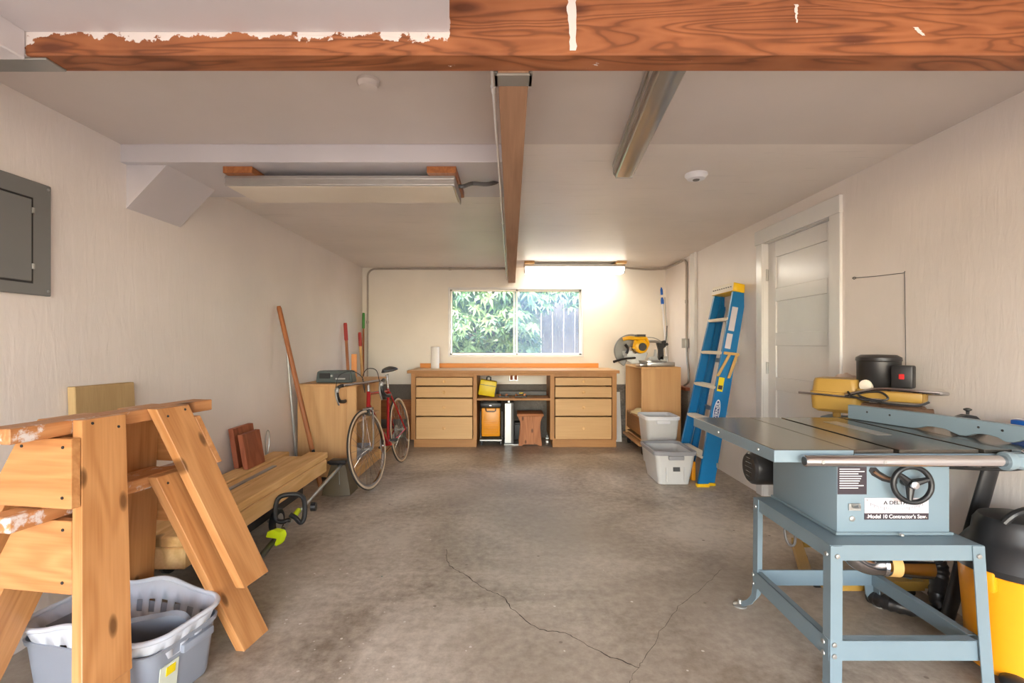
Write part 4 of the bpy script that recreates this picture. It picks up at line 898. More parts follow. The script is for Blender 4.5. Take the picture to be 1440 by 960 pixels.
# ------------------------------------------------------------------ bicycle
fc, rc = V((-1.181, 4.147, 0)), V((-1.126, 5.10, 0))
t = thing('bicycle', 'red racing bicycle with drop handlebars leaning on the left plywood cabinet', 'bicycle', rc)
fw = (fc - rc).normalized(); lft = V((0, 0, 1)).cross(fw).normalized(); le = R(6.0)
upv = V((0, 0, 1)) * math.cos(le) - lft * math.sin(le); lat = lft * math.cos(le) + V((0, 0, 1)) * math.sin(le)
def bk(x, y, z): return rc + fw * x + lat * y + upv * z
WB, WR = .955, .33
axr, axf = (0, 0, WR), (WB, 0, WR); bbk = (.41, 0, .265); stt = (.245, 0, .775); htt = (.79, 0, .80); htb = (.835, 0, .67)
def bt(name, pts, r, mat, rr=None, par=None, n=12):
    b = B(); b.tube([bk(*p) for p in pts], r, n, rr=rr); return b.build(name, mat, par or t)
b = B(); b.tube([bk(*bbk), bk(*stt)], .0145, 14); b.tube([bk(.252, 0, .755), bk(.795, 0, .785)], .013, 14); b.tube([bk(*bbk), bk(.828, 0, .695)], .0155, 14); b.tube([bk(*htt), bk(*htb)], .018, 14)
for s in (-1, 1):
    b.tube([bk(.40, s * .02, .265), bk(.2, s * .038, .29), bk(0, s * .06, WR)], .008, 10); b.tube([bk(.248, s * .014, .745), bk(0, s * .06, WR)], .0075, 10)
b.tube([bk(.41, -.035, .265), bk(.41, .035, .265)], .02, 16)
b.build('frame', REDF, t)
b = B(); b.tube([bk(*stt), bk(.225, 0, .91)], .0125, 12); b.tube([bk(.19, 0, .915), bk(.27, 0, .915)], .006, 8); b.build('seat_post', CHROME, t)
# saddle
b = B(); rg = []
for i, (x, hw, z, th) in enumerate(((.085, .02, .915, .02), (.095, .07, .925, .04), (.13, .075, .927, .05), (.18, .058, .92, .045), (.24, .032, .915, .035), (.31, .02, .915, .03), (.345, .015, .912, .026), (.355, .006, .905, .012))):
    rg.append([bk(x, hw * 1.1 * math.cos(a), z + .045 + (th * .5) * math.sin(a) - .010 * abs(math.cos(a))) for a in [2 * PI * k / 16 for k in range(16)]])
b.loft(rg); b.build('saddle', BLACK, t)
# front end turned to the right
A0, A1 = bk(*htb), bk(*htt); stax = (A1 - A0).normalized(); ROT = Matrix.Translation(A0) @ Matrix.Rotation(R(-7), 4, stax) @ Matrix.Translation(-A0)
def fk(x, y, z): return ROT @ bk(x, y, z)
b = B()
for s in (-1, 1): b.tube(smoothpath([fk(.845, s * .02, .655), fk(.852, s * .042, .63), fk(.885, s * .046, .5), fk(.918, s * .048, .4), fk(WB, s * .048, WR)], 4), .009, 10)
b.tube([fk(.843, -.045, .655), fk(.843, .045, .655)], .014, 10); b.build('fork', CHROME, t)
b = B(); b.tube([fk(.787, 0, .80), fk(.777, 0, .86), fk(.80, 0, .885), fk(.86, 0, .885)], .0125, 12); b.build('stem', CHROME, t)
def barpts(s):
    return smoothpath([fk(.86, 0, .885), fk(.86, s * .12, .887), fk(.865, s * .185, .887), fk(.90, s * .20, .885), fk(.945, s * .203, .865), fk(.955, s * .205, .815), fk(.93, s * .207, .765), fk(.87, s * .21, .75), fk(.83, s * .21, .75)], 6)
b = B(); b.tube(barpts(1)[:14], .012, 12); b.tube(barpts(-1)[:14], .012, 12); hbar = b.build('handlebar', CHROME, t)
for s in (1, -1):
    b = B(); b.tube(barpts(s)[12:], .0155, 12); b.build('bar_tape', BLACK, t)
    b = B(); b.tube(smoothpath([fk(.965, s * .203, .865), fk(.985, s * .20, .835), fk(.985, s * .197, .78), fk(.965, s * .195, .73)], 5), .007, 8); b.ball(fk(.955, s * .203, .855), .02, (1, .9, 1.4)); b.build('brake_lever', STEEL, t)
    b = B(); b.tube(smoothpath([fk(.97, s * .2, .88), fk(.94, s * .17, .98), fk(.90, s * .07, 1.0), fk(.865, 0, .93), fk(.86, 0, .80)], 6), .0035, 6); b.build('brake_cable', BLKM, t)
b = B(); b.box(fk(.868, 0, .64), (.04, .05, .03), None, .006); b.tube([fk(.885, -.03, .66), fk(.885, -.028, .60)], .006, 8); b.tube([fk(.885, .03, .66), fk(.885, .028, .60)], .006, 8); b.build('brake_caliper', BLKM, t)
def wheel(cfn, c, fn, label=None):
    C0 = fn(*c); A = (fn(c[0], .1, c[2]) - C0).normalized()
    b = B(); b.torus(C0, A, WR - .0125, .0125, 60, 10); w_ = b.build('wheel', TYRE, t)
    b = B(); b.torus(C0, A, WR - .004, .0085, 60, 8); b.build('tread', TREAD, w_)
    b = B(); b.lathe(C0 - A * .009, A, [(0, WR - .040), (0, WR - .022), (.018, WR - .022), (.018, WR - .040), (0, WR - .040)], 60, False); b.build('rim', CHROME, w_)
    b = B(); u = A.orthogonal().normalized(); v = A.cross(u)
    for k in range(28):
        a = 2 * PI * k / 28; a2 = a + (.5 if k % 4 < 2 else -.5); sd = (1 if k % 2 else -1) * .026
        b.tube([C0 + A * sd + (u * math.cos(a2) + v * math.sin(a2)) * .018, C0 + (u * math.cos(a) + v * math.sin(a)) * (WR - .038)], .0013, 5)
    b.build('spokes', CHROME, w_)
    b = B(); b.lathe(C0 - A * .05, A, [(0, .006), (.018, .008), (.02, .022), (.024, .022), (.026, .011), (.074, .011), (.076, .022), (.08, .022), (.082, .008), (.1, .006)], 20); b.build('hub', STEEL, w_)
wheel(None, axr, bk); wheel(None, axf, fk)
R_ = -1  # drive side: the bicycle's right
b = B(); b.lathe(bk(.41, R_ * .045, .265), lat * R_, [(0, .03), (0, .085), (.004, .087), (.004, .03)], 36); b.lathe(bk(.41, R_ * .055, .265), lat * R_, [(0, .03), (0, .07), (.003, .07), (.003, .03)], 30); b.build('chainring', STEEL, t)
b = B()
for k in range(5): b.lathe(bk(0, R_ * (.03 + .006 * k), WR), lat * R_, [(0, .012), (0, .05 - .006 * k), (.003, .05 - .006 * k), (.003, .012)], 22)
b.build('freewheel', STEEL, t)
b = B(); b.tube([bk(.41, R_ * .05, .352), bk(0, R_ * .04, WR + .045)], .004, 6); b.tube([bk(.41, R_ * .05, .178), bk(.05, R_ * .042, .22), bk(0, R_ * .042, .27)], .004, 6); b.build('chain', BLKM, t)
b = B(); b.box(bk(.01, R_ * .07, .265), (.02, .03, .09), None, .005); b.lathe(bk(.03, R_ * .04, .215), lat, [(-.004, .004), (-.004, .022), (.004, .022), (.004, .004)], 14); b.build('derailleur', STEEL, t)
for s, ang in ((-1, 200), (1, 20)):
    e = (.41 + .17 * math.cos(R(ang)), s * .075, .265 + .17 * math.sin(R(ang)))
    b = B(); b.tube([bk(.41, s * .06, .265), bk(*e)], .009, 8); b.build('crank', STEEL, t)
    b = B(); b.box(bk(e[0], s * .115, e[2]), (.07, .05, .02), None, .005); b.tube([bk(e[0], s * .07, e[2]), bk(e[0], s * .14, e[2])], .006, 8); b.build('pedal', BLKM, t)
b = B(); b.lathe(bk(.35, .018, .5), upv, [(0, .004)] * 2, 6); b.bm.free()

# ------------------------------------------------------------------ lumber pile on a low cart
t = thing('flat_cart', 'low black flat cart with small wheels under the lumber pile', 'cart', (-1.55, 2.9, 0))
b = B(); b.bb((-1.80, 2.5, .17), (-1.53, 3.7, .2135), .006); b.build('deck', BLACK, t)
b = B(); b.bb((-1.79, 2.55, .10), (-1.75, 3.65, .1695)); b.bb((-1.59, 2.55, .10), (-1.55, 3.65, .1695)); b.bb((-1.75, 2.7, .1), (-1.59, 2.74, .1695)); b.build('frame_rails', BLKM, t)
for x, y in ((-1.50, 3.14), (-1.50, 2.62), (-1.82, 3.14), (-1.82, 2.62)):
    b = B(); b.lathe((x, y, .083), (1, 0, 0), [(-.018, .02), (-.018, .072), (-.01, .082), (.01, .082), (.018, .072), (.018, .02)], 28); wv_ = b.build('wheel', RUB, t)
    b = B(); b.lathe((x, y, .083), (1, 0, 0), [(-.019, .01), (-.019, .05), (.019, .05), (.019, .01)], 24); b.build('hub', STEEL, wv_)
    b = B(); b.tube([(x - (.06 if x > -1.6 else -.06), y, .083), (x, y, .083)], .008, 8); b.build('axle', STEEL, t)
ZB = .2145
def lum(label, x0, x1, y0, y1, z0, z1):
    o = B(); o.bb((x0, y0, z0), (x1, y1, z1), .006); return tag(o.build('lumber_board', LUMB, fr=frame(((x0 + x1) / 2, (y0 + y1) / 2, (z0 + z1) / 2), (0, 1, 0))), label, 'lumber')
lum('thick square timber under the top right board of the lumber pile', -1.60, -1.452, 2.18, 3.86, ZB, ZB + .098)
lum('top right wide board of the lumber pile, knotty and pale', -1.602, -1.45, 2.17, 3.88, ZB + .1025, ZB + .15)
lum('wide board low in the middle of the lumber pile', -1.755, -1.608, 2.22, 3.75, ZB, ZB + .0745)
lum('middle top board of the lumber pile beside the top right board', -1.75, -1.61, 2.24, 3.77, ZB + .079, ZB + .142)
lum('leftmost top board of the lumber pile, next to the wall', -1.895, -1.762, 2.5, 3.90, ZB + .075, ZB + .15)
lum('lowest board of the lumber pile against the left wall', -1.90, -1.763, 2.5, 3.8, ZB, ZB + .0705)
b = B(); b.bb((-1.68, 2.5, ZB + .1425), (-1.65, 3.45, ZB + .15), .001); tag(b.build('metal_strip', STEEL), 'thin grey metal strip lying along the top of the lumber pile', 'strip')
# boards standing against the left wall
for lb, y0, y1, xx, tp, ti in (('taller reddish board standing against the left wall behind the lumber', 3.36, 3.62, -1.90, .635, 0), ('shorter reddish board leaning in front of the taller one', 3.33, 3.56, -1.82, .60, 1)):
    b = B(); z0 = ZB + .1505
    b.hexa([(xx - .0, y0, z0), (xx + .035, y0, z0), (xx + .035, y1, z0), (xx, y1, z0), (xx - .04, y0, tp), (xx - .005, y0, tp), (xx - .005, y1, tp + .0), (xx - .04, y1, tp)], .002); tag(b.build('redwood_board', REDW, fr=frame((xx, y0, .5), (0, 0, 1))), lb, 'board')
b = B(); b.hexa([(-1.90, 2.14, 0), (-1.865, 2.14, 0), (-1.865, 2.49, 0), (-1.90, 2.49, 0), (-1.948, 2.15, 1.03), (-1.913, 2.15, 1.03), (-1.913, 2.49, 1.025), (-1.948, 2.49, 1.025)], .003)
tag(b.build('particle_board', OSB, fr=frame((-1.9, 2.3, .5), (0, 0, 1))), 'thick tan particle board standing against the left wall behind the sawhorses', 'board')

# ------------------------------------------------------------------ string trimmer
t = thing('string_trimmer', 'lime green string trimmer lying on the floor beside the lumber', 'string trimmer', (-1.33, 3.2, 0))
hd, gr, mo = V((-1.385, 4.02, .235)), P(407, 733, 3.0), P(348, 800, 2.42)
sh = [hd, P(432, 705, 3.3), P(395, 748, 2.86), P(372, 776, 2.6)]
b = B(); b.tube([hd, P(398, 744, 2.9)], .0125, 12); b.build('shaft', STEEL, t)
b = B(); b.tube([P(398, 744, 2.9), P(374, 774, 2.6), P(352, 800, 2.4)], .017, 12, rr=[.014, .016, .018]); b.build('lower_tube', BLKM, t)
b = B(); b.tube([P(413, 726, 3.0), P(420, 717, 3.06)], .0165, 12); b.build('coupler', GRN, t)
# grip loop
gc = P(408, 728, 2.98); u = V((1, .15, 0)).normalized(); v = V((-.1, .25, 1)).normalized()
lp = smoothpath([gc + u * a + v * c for a, c in ((-.0, -.01), (-.05, -.02), (-.082, .0), (-.085, .06), (-.07, .115), (-.03, .135), (.04, .135), (.075, .115), (.085, .06), (.08, -.005), (.06, -.03), (.03, .0), (.0, .02))], 4)
b = B(); b.tube(lp, .0145, 10); b.build('loop_handle', BLACK, t)
b = B(); b.lathe(P(441, 712, 3.06), u, [(-.015, .012), (-.015, .028), (.015, .028), (.015, .012)], 14); b.build('knob', BLACK, t)
g = P(385, 756, 2.7)
b = B(); b.prism([g + V(p) * .72 for p in ((-.065, 0, .0), (-.055, 0, .045), (-.01, 0, .06), (.05, 0, .045), (.06, 0, .01), (.04, 0, -.045), (.01, 0, -.07), (.0, 0, -.05), (.018, 0, -.01), (-.02, 0, -.005))], (.015, .035, 0), .004); b.build('clamp', GRN, t)
b = B(); b.tube([P(352, 800, 2.4), P(340, 812, 2.3), P(322, 832, 2.2)], .035, 14, rr=[.022, .036, .05]); b.build('motor_housing', GRN, t)
# guard at the far end
gx, gy = -1.405, 4.03
b = B(); b.loft([[V((gx + a * wd, gy + c * dd, z)) for a, c in ((-1, -1), (0, -1.25), (1, -1), (1, 1), (-1, 1))] for wd, dd, z in ((.115, .1, .004), (.105, .09, .06), (.062, .05, .22), (.055, .045, .235))]); b.build('head_guard', BAG, t)
b = B(); b.bb((gx - .075, gy - .06, .2355), (gx + .06, gy + .03, .275), .01, 2); b.tube([(gx - .08, gy - .06, .26), (gx + .07, gy - .065, .255)], .012, 8); b.build('motor_head', BLACK, t)
b = B(); b.tube([(gx + .03, gy - .11, .2), (gx + .04, gy - .13, .1)], .003, 6); b.build('string', STEEL, t)

# ------------------------------------------------------------------ sawhorses
SHr = R(-9)
def sawhorse(label, org, h):
    t = thing('sawhorse', label, 'sawhorse', org, SHr, group=None)
    W = t.matrix_basis.copy()
    def wl_(p): return W @ V(p)
    hh = h
    fr_ = W @ frame((0, 0, hh - .0225), (0, 1, 0))
    b = B(); v8 = [wl_(p) for p in ((-.045, -.375, hh - .045), (.045, -.375, hh - .045), (.045, .375, hh - .045), (-.045, .375, hh - .045), (-.045, -.375, hh), (.045, -.375, hh), (.045, .375, hh), (-.045, .375, hh))]
    b.hexa(v8, .003); b.build('rail', PINEP, t, fr_)
    a_, c_ = .30, .25; up_ = {}
    for s in (-1, 1):
        for e in (-1, 1):
            T = V((s * .0645, e * .132, hh)); Fo = V((s * (.0645 + a_ * hh), e * (.132 + c_ * hh), 0)); d = (Fo - T).normalized()
            wd = (V((0, 1, 0)) - d * d.y).normalized(); nn = d.cross(wd)
            vv = []
            for zz in (0, hh - .0005):
                for q1, q2 in ((-1, -1), (1, -1), (1, 1), (-1, 1)):
                    p = T + wd * q1 * .0725 + nn * q2 * .018
                    k = (zz - p.z) / d.z; vv.append(wl_(p + d * k))
            Ml = W @ frame(T, d, nn)
            b = B(); b.hexa(vv, .002); lg = b.build('leg', PINE, t, Ml)
            for q1, kk in ((-.04, .03), (.045, .035)):
                p = T + wd * q1 + d * kk + (nn if (nn.x * s > 0) else -nn) * .0181
                b = B(); b.lathe(wl_(p), W.to_3x3() @ ((nn if (nn.x * s > 0) else -nn)), [(0, .005), (.0012, .0045)], 10); b.build('screw', BLKM, lg)
    for e in (-1, 1):
        z1, z2 = hh - .05, hh - .245
        def gp_(s, z, lift): return V((s * (.0645 + a_ * (hh - z) + .018), e * (.132 + c_ * (hh - z) + .078 + lift), z))
        v8 = [wl_(gp_(-1, z2, 0)), wl_(gp_(1, z2, 0)), wl_(gp_(1, z2, .028)), wl_(gp_(-1, z2, .028)), wl_(gp_(-1, z1, 0)), wl_(gp_(1, z1, 0)), wl_(gp_(1, z1, .028)), wl_(gp_(-1, z1, .028))]
        b = B(); b.hexa(v8, .002); gs = b.build('end_brace', PINE, t, W @ frame((0, e * .2, hh - .15), (1, 0, 0)))
        for s, z in ((-1, z1 - .025), (1, z1 - .025), (-1, z2 + .03), (1, z2 + .03)):
            p = gp_(s, z, .0285) - V((s * .03, 0, 0)); b = B(); b.lathe(wl_(p), W.to_3x3() @ V((0, e, c_ * -0)), [(0, .005), (.002, .0045)], 10); b.build('screw', BLKM, gs)
    return t
sawhorse('lower of two nested pine sawhorses, standing on the floor at left', (-1.393, 1.753, 0), .73)
sawhorse('upper pine sawhorse stacked on top of the other at left', (-1.393, 1.753, .25), .73)

# ------------------------------------------------------------------ tote and laundry basket
BR = R(-12); Wb = Matrix.Translation(V((-1.39, 1.765, 0))) @ Matrix.Rotation(BR, 4, 'Z')
def rr_(w_, d_, r, z, seg=8): return [Wb @ V((p.x, p.y, p.z if callable(z) is False else 0)) for p in rrect(w_, d_, r, z, (0, 0), seg)]
t = thing('grey_tote', 'grey plastic tote on the floor between the sawhorse legs under the basket', 'storage tote', (-1.39, 1.765, 0), BR)
b = B(); b.loft([rr_(.48, .26, .04, .003), rr_(.49, .27, .045, .015), rr_(.53, .30, .05, .195), rr_(.54, .31, .05, .195), rr_(.545, .315, .05, .21), rr_(.535, .305, .05, .212), rr_(.523, .293, .05, .19), rr_(.48, .262, .04, .02)]); b.build('tub', TOTEG, t)
for q in (-1, 1):
    b = B(); c = Wb @ V((q * .270, .04, .17)); b.box(c, (.02, .13, .03), Matrix.Rotation(BR, 3, 'Z'), .006, 2); b.build('handle', TOTEG, t)
c = Wb @ V((.2575, -.065, .10)); b = B(); b.box(c, (.003, .07, .1), Matrix.Rotation(BR, 3, 'Z') @ Matrix.Rotation(R(6.3), 3, 'Y')); lb_ = b.build('label', plain('pale label', (206, 208, 190), .5), t)
b = B(); b.box(Wb @ V((.262, -.06, .125)), (.003, .035, .03), Matrix.Rotation(BR, 3, 'Z') @ Matrix.Rotation(R(6.3), 3, 'Y')); b.build('label_print', YELB, lb_)
t = thing('laundry_basket', 'pale grey laundry basket with oval slots sitting in the grey tote', 'laundry basket', (-1.39, 1.765, .03), BR)
SEG = 12; NP = (SEG + 1) * 4
def ring(w_, d_, r, z, hump=0):
    base = rrect(w_, d_, r, 0, (0, 0), SEG); out = []
    # resample evenly so that slots are regular
    per = []; L = 0
    for i in range(len(base)):
        per.append(L); L += (base[(i + 1) % len(base)] - base[i]).length
    n = 104
    for k in range(n):
        s_ = L * k / n; j = max(i for i in range(len(base)) if per[i] <= s_ + 1e-9); nx = base[(j + 1) % len(base)]; sl = (nx - base[j]).length
        p = base[j].lerp(nx, (s_ - per[j]) / max(sl, 1e-9))
        hz = z + hump * (math.exp(-((abs(p.x) / (w_ / 2)) ** 2) * 6) * 1.0)
        out.append(Wb @ V((p.x, p.y, hz)))
    return out
b = B(); rows = [(.44, .20, .06, .03, 0), (.46, .22, .07, .06, 0), (.475, .235, .075, .085, 0), (.485, .25, .08, .10, 0), (.50, .265, .08, .135, 0), (.525, .29, .085, .165, .01), (.54, .305, .09, .205, .02), (.57, .335, .095, .255, .04)]
rings = [ring(*r) for r in rows]
def skp(i, j):
    return (i == 5 and j % 4 in (0, 1)) or (i == 3 and j % 4 in (2, 3)) or (i == 1 and j % 4 in (0, 1))
b.rec = True; b.loft(rings, True, False, skip=skp); o = b.build('basket_wall', BASKW, t); md = o.modifiers.new('s', 'SOLIDIFY'); md.thickness = .004; md.offset = -1
b = B(); rimr = ring(.575, .34, .095, .258, .04); b.tube(rimr, .009, 10, True); b.build('rim', BASKW, t)
t = thing('tote_lid', 'translucent grey lid tucked slantwise into the laundry basket', 'lid', (-1.36, 1.77, .1), BR)
Ml = Wb @ Matrix.Translation(V((.03, -.03, .185))) @ Matrix.Rotation(R(14), 4, 'Z') @ Matrix.Rotation(R(-10), 4, 'Y') @ Matrix.Rotation(R(-62), 4, 'X')
b = B(); b.loft([[Ml @ p for p in rrect(w_, d_, .04, z)] for w_, d_, z in ((.48, .15, -.008), (.48, .15, .012), (.465, .135, .014), (.45, .12, .004), (.44, .11, .0))]); b.build('panel', TOTEG, t)

# ------------------------------------------------------------------ table saw
ts = thing('table_saw', 'blue grey cast iron table saw on an open steel stand at right', 'table saw', (1.39, 2.0, 0))
TY0, TY1, TZ = 1.62, 2.33, .870
sx0, sx1 = 1.12, 1.66; sy0, sy1 = 1.72, 2.27; sz = .512
def leg(x, y, dx_, dyf, foot):
    # angle iron with its corner outwards, flaring at the foot
    b = B(); ox, oy = (1 if dx_ < 0 else -1), (1 if dyf < 0 else -1)
    kf_ = .6 if dx_ > 0 else .08
    if dyf < 0: pth = [(sz - .002, 0, 0), (.25, .45 * kf_, 0), (.035, .9 * kf_, 0), (.02, kf_, .05), (.012, kf_ + .1, .1)]
    else: pth = [(sz - .002, 0, 0), (.25, .45 * kf_, 0), (.11, .75 * kf_, 0), (.06, .85 * kf_ + .1, 0), (.03, .9 * kf_ + .5, .15), (.012, 1.3, .3)]
    L = .042
    rg = []
    for z, f, g in pth:
        X, Y = x + dx_ * .045 * f, y + dyf * .02 * f
        rg.append([V((X, Y, z)), V((X + ox * L, Y, z)), V((X + ox * L, Y + oy * .004, z)), V((X + ox * .004, Y + oy * .004, z)), V((X + ox * .004, Y + oy * L, z)), V((X, Y + oy * L, z))])
    b.loft(rg); o = b.build('leg', SAWD, ts)
    X, Y = x + dx_ * .045 * 1.45, y + dyf * .03
    b = B(); b.lathe((X + ox * .01, Y + oy * .015, 0), (0, 0, 1), [(0, .03), (.006, .03), (.01, .022), (.014, .01), (.03, .008)], 18); b.build('foot_pad', STEEL, o)
    for z in (.165, .125) + ((.475,)):
        b = B(); fx = x + dx_ * .045 * (.25 if z < .2 else 0); b.lathe((fx + ox * .022, y - .002 if dyf < 0 else y + .002, z), (0, dyf, 0), [(0, .009), (.004, .008), (.005, .003)], 10)
        b.build('bolt', STEEL, o)
        b = B(); b.lathe((fx - .001 * ox, y + oy * .022, z), (-ox, 0, 0), [(0, .009), (.004, .008), (.005, .003)], 10); b.build('bolt', STEEL, o)
for x, dx_ in ((sx0, -1), (sx1, 1)):
    for y, dyf in ((sy0, -1), (sy1, 1)): leg(x, y, dx_, dyf, True)
b = B(); b.bb((sx0 + .004, sy0 + .004, sz - .004), (sx1 - .004, sy1 - .004, sz)); 
b.bb((sx0 + .0, sy0 + .0045, sz - .055), (sx1, sy0 + .008, sz), .001); b.bb((sx0, sy1 - .008, sz - .055), (sx1, sy1 - .0045, sz), .001); b.bb((sx0 + .0045, sy0, sz - .055), (sx0 + .008, sy1, sz), .001); b.bb((sx1 - .008, sy0, sz - .055), (sx1 - .0045, sy1, sz), .001)
# leave the middle of the stand top open
b.build('stand_top', SAWD, ts)
for a, c in (((sx0 - .004, sy0 + .005, .105), (sx1 + .004, sy0 + .009, .178)), ((sx0 - .004, sy1 - .009, .105), (sx1 + .004, sy1 - .005, .178)), ((sx0 - .004, sy0 + .005, .108), (sx0, sy1 - .005, .18)), ((sx1, sy0 + .005, .108), (sx1 + .004, sy1 - .005, .18))):
    b = B(); b.bb(a, c, .001)
    a, c = V(a), V(c)
    if c.x - a.x > .1: b.bb((a.x + .03, a.y, c.z - .003), (c.x - .03, a.y + .03 * (1 if a.y < 2 else -.2), c.z), 0)
    else: b.bb((a.x, a.y + .03, c.z - .003), (a.x + .026 * (1 if a.x < 1.4 else -1), c.y - .03, c.z), 0)
    b.build('stretcher', SAWD, ts)
# cabinet body
bx0, bx1, by0, by1 = 1.205, 1.624, 1.816, 2.262
b = B(); b.bb((bx0, by0, sz + .001), (bx1, by1, .826), .006, 2); b.build('cabinet', SAWB, ts)
b = B(); b.bb((bx0 - .008, by0 - .008, sz + .001), (bx1 + .008, by1 + .003, sz + .012), .002); b.build('base_flange', SAWD, ts)
# table and wings with grooves between
def slab(name, x0, x1, mat, grooves=()):
    xs = [x0]
    b = B()
    segs = []; cur = x0
    for g in grooves: segs.append((cur, g - .0095)); cur = g + .0095
    segs.append((cur, x1))
    for a, c in segs: b.bb((a, TY0, TZ - .012), (c, TY1, TZ), .001)
    b.bb((x0, TY0, TZ - .04), (x1, TY1, TZ - .0125), .002)
    return b.build(name, mat, ts)
slab('table', 1.131, 1.648, IRON, (1.272, 1.553))
slab('extension_wing', .871, 1.128, IRON); slab('extension_wing', 1.651, 1.905, IRON)
b = B(); b.bb((.866, TY0 - .0045, TZ - .041), (1.128, TY0 - .0005, TZ - .001), .001); b.bb((1.131, TY0 - .0045, TZ - .041), (1.648, TY0 - .0005, TZ - .0125), .001); b.bb((1.651, TY0 - .0045, TZ - .041), (1.905, TY0 - .0005, TZ - .001), .001); b.bb((.8655, TY0 - .004, TZ - .041), (.8705, TY1, TZ - .001), .001); b.build('painted_edge', SAWB, ts)
for y in (1.72, 2.05):
    b = B(); b.lathe((.8654, y, TZ - .02), (-1, 0, 0), [(0, .006), (.003, .005), (.004, .002)], 10); b.build('bolt', STEEL, ts)
b = B(); b.bb((1.40, 1.88, TZ + .0002), (1.46, 2.2, TZ + .0012), 0); b.build('throat_plate', ALU, ts)
# front rail tube
FY = 1.575; fz = H - (648 - CY) / FPX * FY
x_a, x_b = (1131 - CX) / FPX * FY, (1411 - CX) / FPX * FY
b = B(); b.lathe((x_a, FY, fz), (1, 0, 0), [(0, .012), (0, .016), (.003, .018), (x_b - x_a + .02, .018)], 28); fr_t = b.build('fence_tube', CHROME, ts)
b = B(); b.cyl((x_a - .001, FY, fz), (x_a + .002, FY, fz), .0135); b.build('tube_plug', BLKM, fr_t)
for px in (1153, 1239):
    x = (px - CX) / FPX * FY; b = B(); b.lathe((x, FY - .0175, fz), (0, -1, 0), [(0, .006), (.002, .005)], 12); b.build('screw', STEEL, fr_t)
    b = B(); b.cyl((x, FY, fz), (x, TY0 - .004, fz), .008); b.build('spacer', STEEL, fr_t)
# rip fence (its own thing: slides off)
rf = thing('rip_fence', 'long blue grey rip fence lying angled across the right side of the saw table', 'rip fence', (1.62, 2.0, TZ))
fa, fb_ = V((1.60, 2.30, TZ + .001)), V((1.80, 1.62, TZ + .001)); d = (fb_ - fa).normalized(); sd = V((0, 0, 1)).cross(d) * -1
pl = [(0, .0), (0, .066)]
n = 30; top = []; 
L = (fb_ - fa).length; up3 = V((0, 0, 1))
poly = [fa + up3 * .064] + [fa + d * (L * i / n) + up3 * (.064 + .004 * math.sin(PI * i / n)) for i in range(1, n + 1)]
bot = []
for i in range(n, -1, -1):
    s_ = i / n; z = .001
    for c0, wd in ((.52, .085), (.75, .07), (.93, .06)):
        z = max(z, .019 * math.exp(-((s_ - c0) / wd) ** 4))
    bot.append(fa + d * (L * s_) + up3 * z)
b = B(); b.prism(poly + bot, sd * .03, .002); b.build('bar', SAWB, rf)
for s_ in (.13, .27, .72, .82):
    p = fa + d * (L * s_) + up3 * .042; b = B(); nrm = sd if (sd.x < 0) else -sd
    base = p if sd.x > 0 else p + sd * .03
    b.lathe(base, nrm, [(0, .0045), (.001, .004)], 12); b.build('screw', BLKM, rf)
hp = P(1412, 648, FY)
b = B(); b.lathe(V((x_b - .0, FY, fz)), (1, 0, 0), [(0, .02), (.0, .029), (.012, .031), (.03, .026)], 24)
b.prism([(x_b + .02, FY - .02, fz - .02), (x_b + .24, FY - .02, fz - .055), (x_b + .25, FY - .02, fz + .022), (x_b + .19, FY - .02, fz + .03), (x_b + .02, FY - .02, fz + .024)], (0, .05, 0), .008); b.build('head', SAWB, rf)
b = B(); b.ball((x_b + .07, FY - .005, fz + .03), .01, (1.6, 1, 1)); b.build('lock_screw', CHROME, rf)
# handwheel, slot, plates
wc = P(1283, 681, by0 - .05); ax_ = V((-.12, -1, .05)).normalized()
b = B(); b.torus(wc, ax_, .063, .0095, 40, 12); u_ = ax_.orthogonal().normalized(); v_ = ax_.cross(u_)
for k in range(3):
    a = R(35 + 120 * k); dd = u_ * math.cos(a) + v_ * math.sin(a); b.tube([wc - ax_ * .01, wc + dd * .062], .01, 10, rr=[.016, .008])
b.lathe(wc - ax_ * .05, ax_, [(0, .012), (.05, .017), (.062, .014)], 16)
hw = b.build('handwheel', BLACK, ts)
b = B(); b.lathe(wc + ax_ * .012, ax_, [(0, .014), (.006, .013), (.008, .006)], 16); b.build('hub_cap', CHROME, hw)
b = B(); sl = [P(x, y, by0 - .002) for x, y in ((1224, 657), (1222, 662), (1226, 668), (1240, 676), (1256, 680), (1262, 680), (1262, 672), (1250, 670), (1238, 663), (1232, 657))]
b.prism(sl, (0, .0015, 0)); b.build('curved_slot', BLKM, ts)
b = B(); b.tube(smoothpath([P(1229, 663, by0 - .004), P(1242, 671, by0 - .004), P(1260, 675, by0 - .004)], 4), .005, 8); b.build('slot_rim', RUST, ts)
def plate(name, x0, y0, x1, y1, mat, dy=.003, parent=None):
    a, c = P(x0, y0, by0 - dy), P(x1, y1, by0 - dy); b = B(); b.bb((a.x, by0 - dy, c.z), (c.x, by0 - .0004, a.z), .0005); return b.build(name, mat, parent or ts)
wl2 = plate('warning_label', 1178, 655, 1219, 695, DARKL, .0015)
for i in range(9):
    yy = 659 + i * 3.3
    a, c = P(1181, yy, by0 - .003), P(1181 + random.uniform(26, 36), yy + 1.2, by0 - .003); b = B(); b.bb((a.x, by0 - .0022, c.z), (c.x, by0 - .0016, a.z)); b.build('label_line', PRINTW, wl2)
np2 = plate('scale_plate', 1216, 700, 1306, 730.5, LBLW, .002)
np3 = plate('name_band', 1216, 721.5, 1306, 730.5, DARKL, .003, np2)
tx = P(1261, 728.4, by0 - .0036); text("Model 10 Contractor's Saw", 'name_lettering', .0195, tx, (1, 0, 0), (0, 0, 1), PRINTW, np2, .0003, sx=.98)
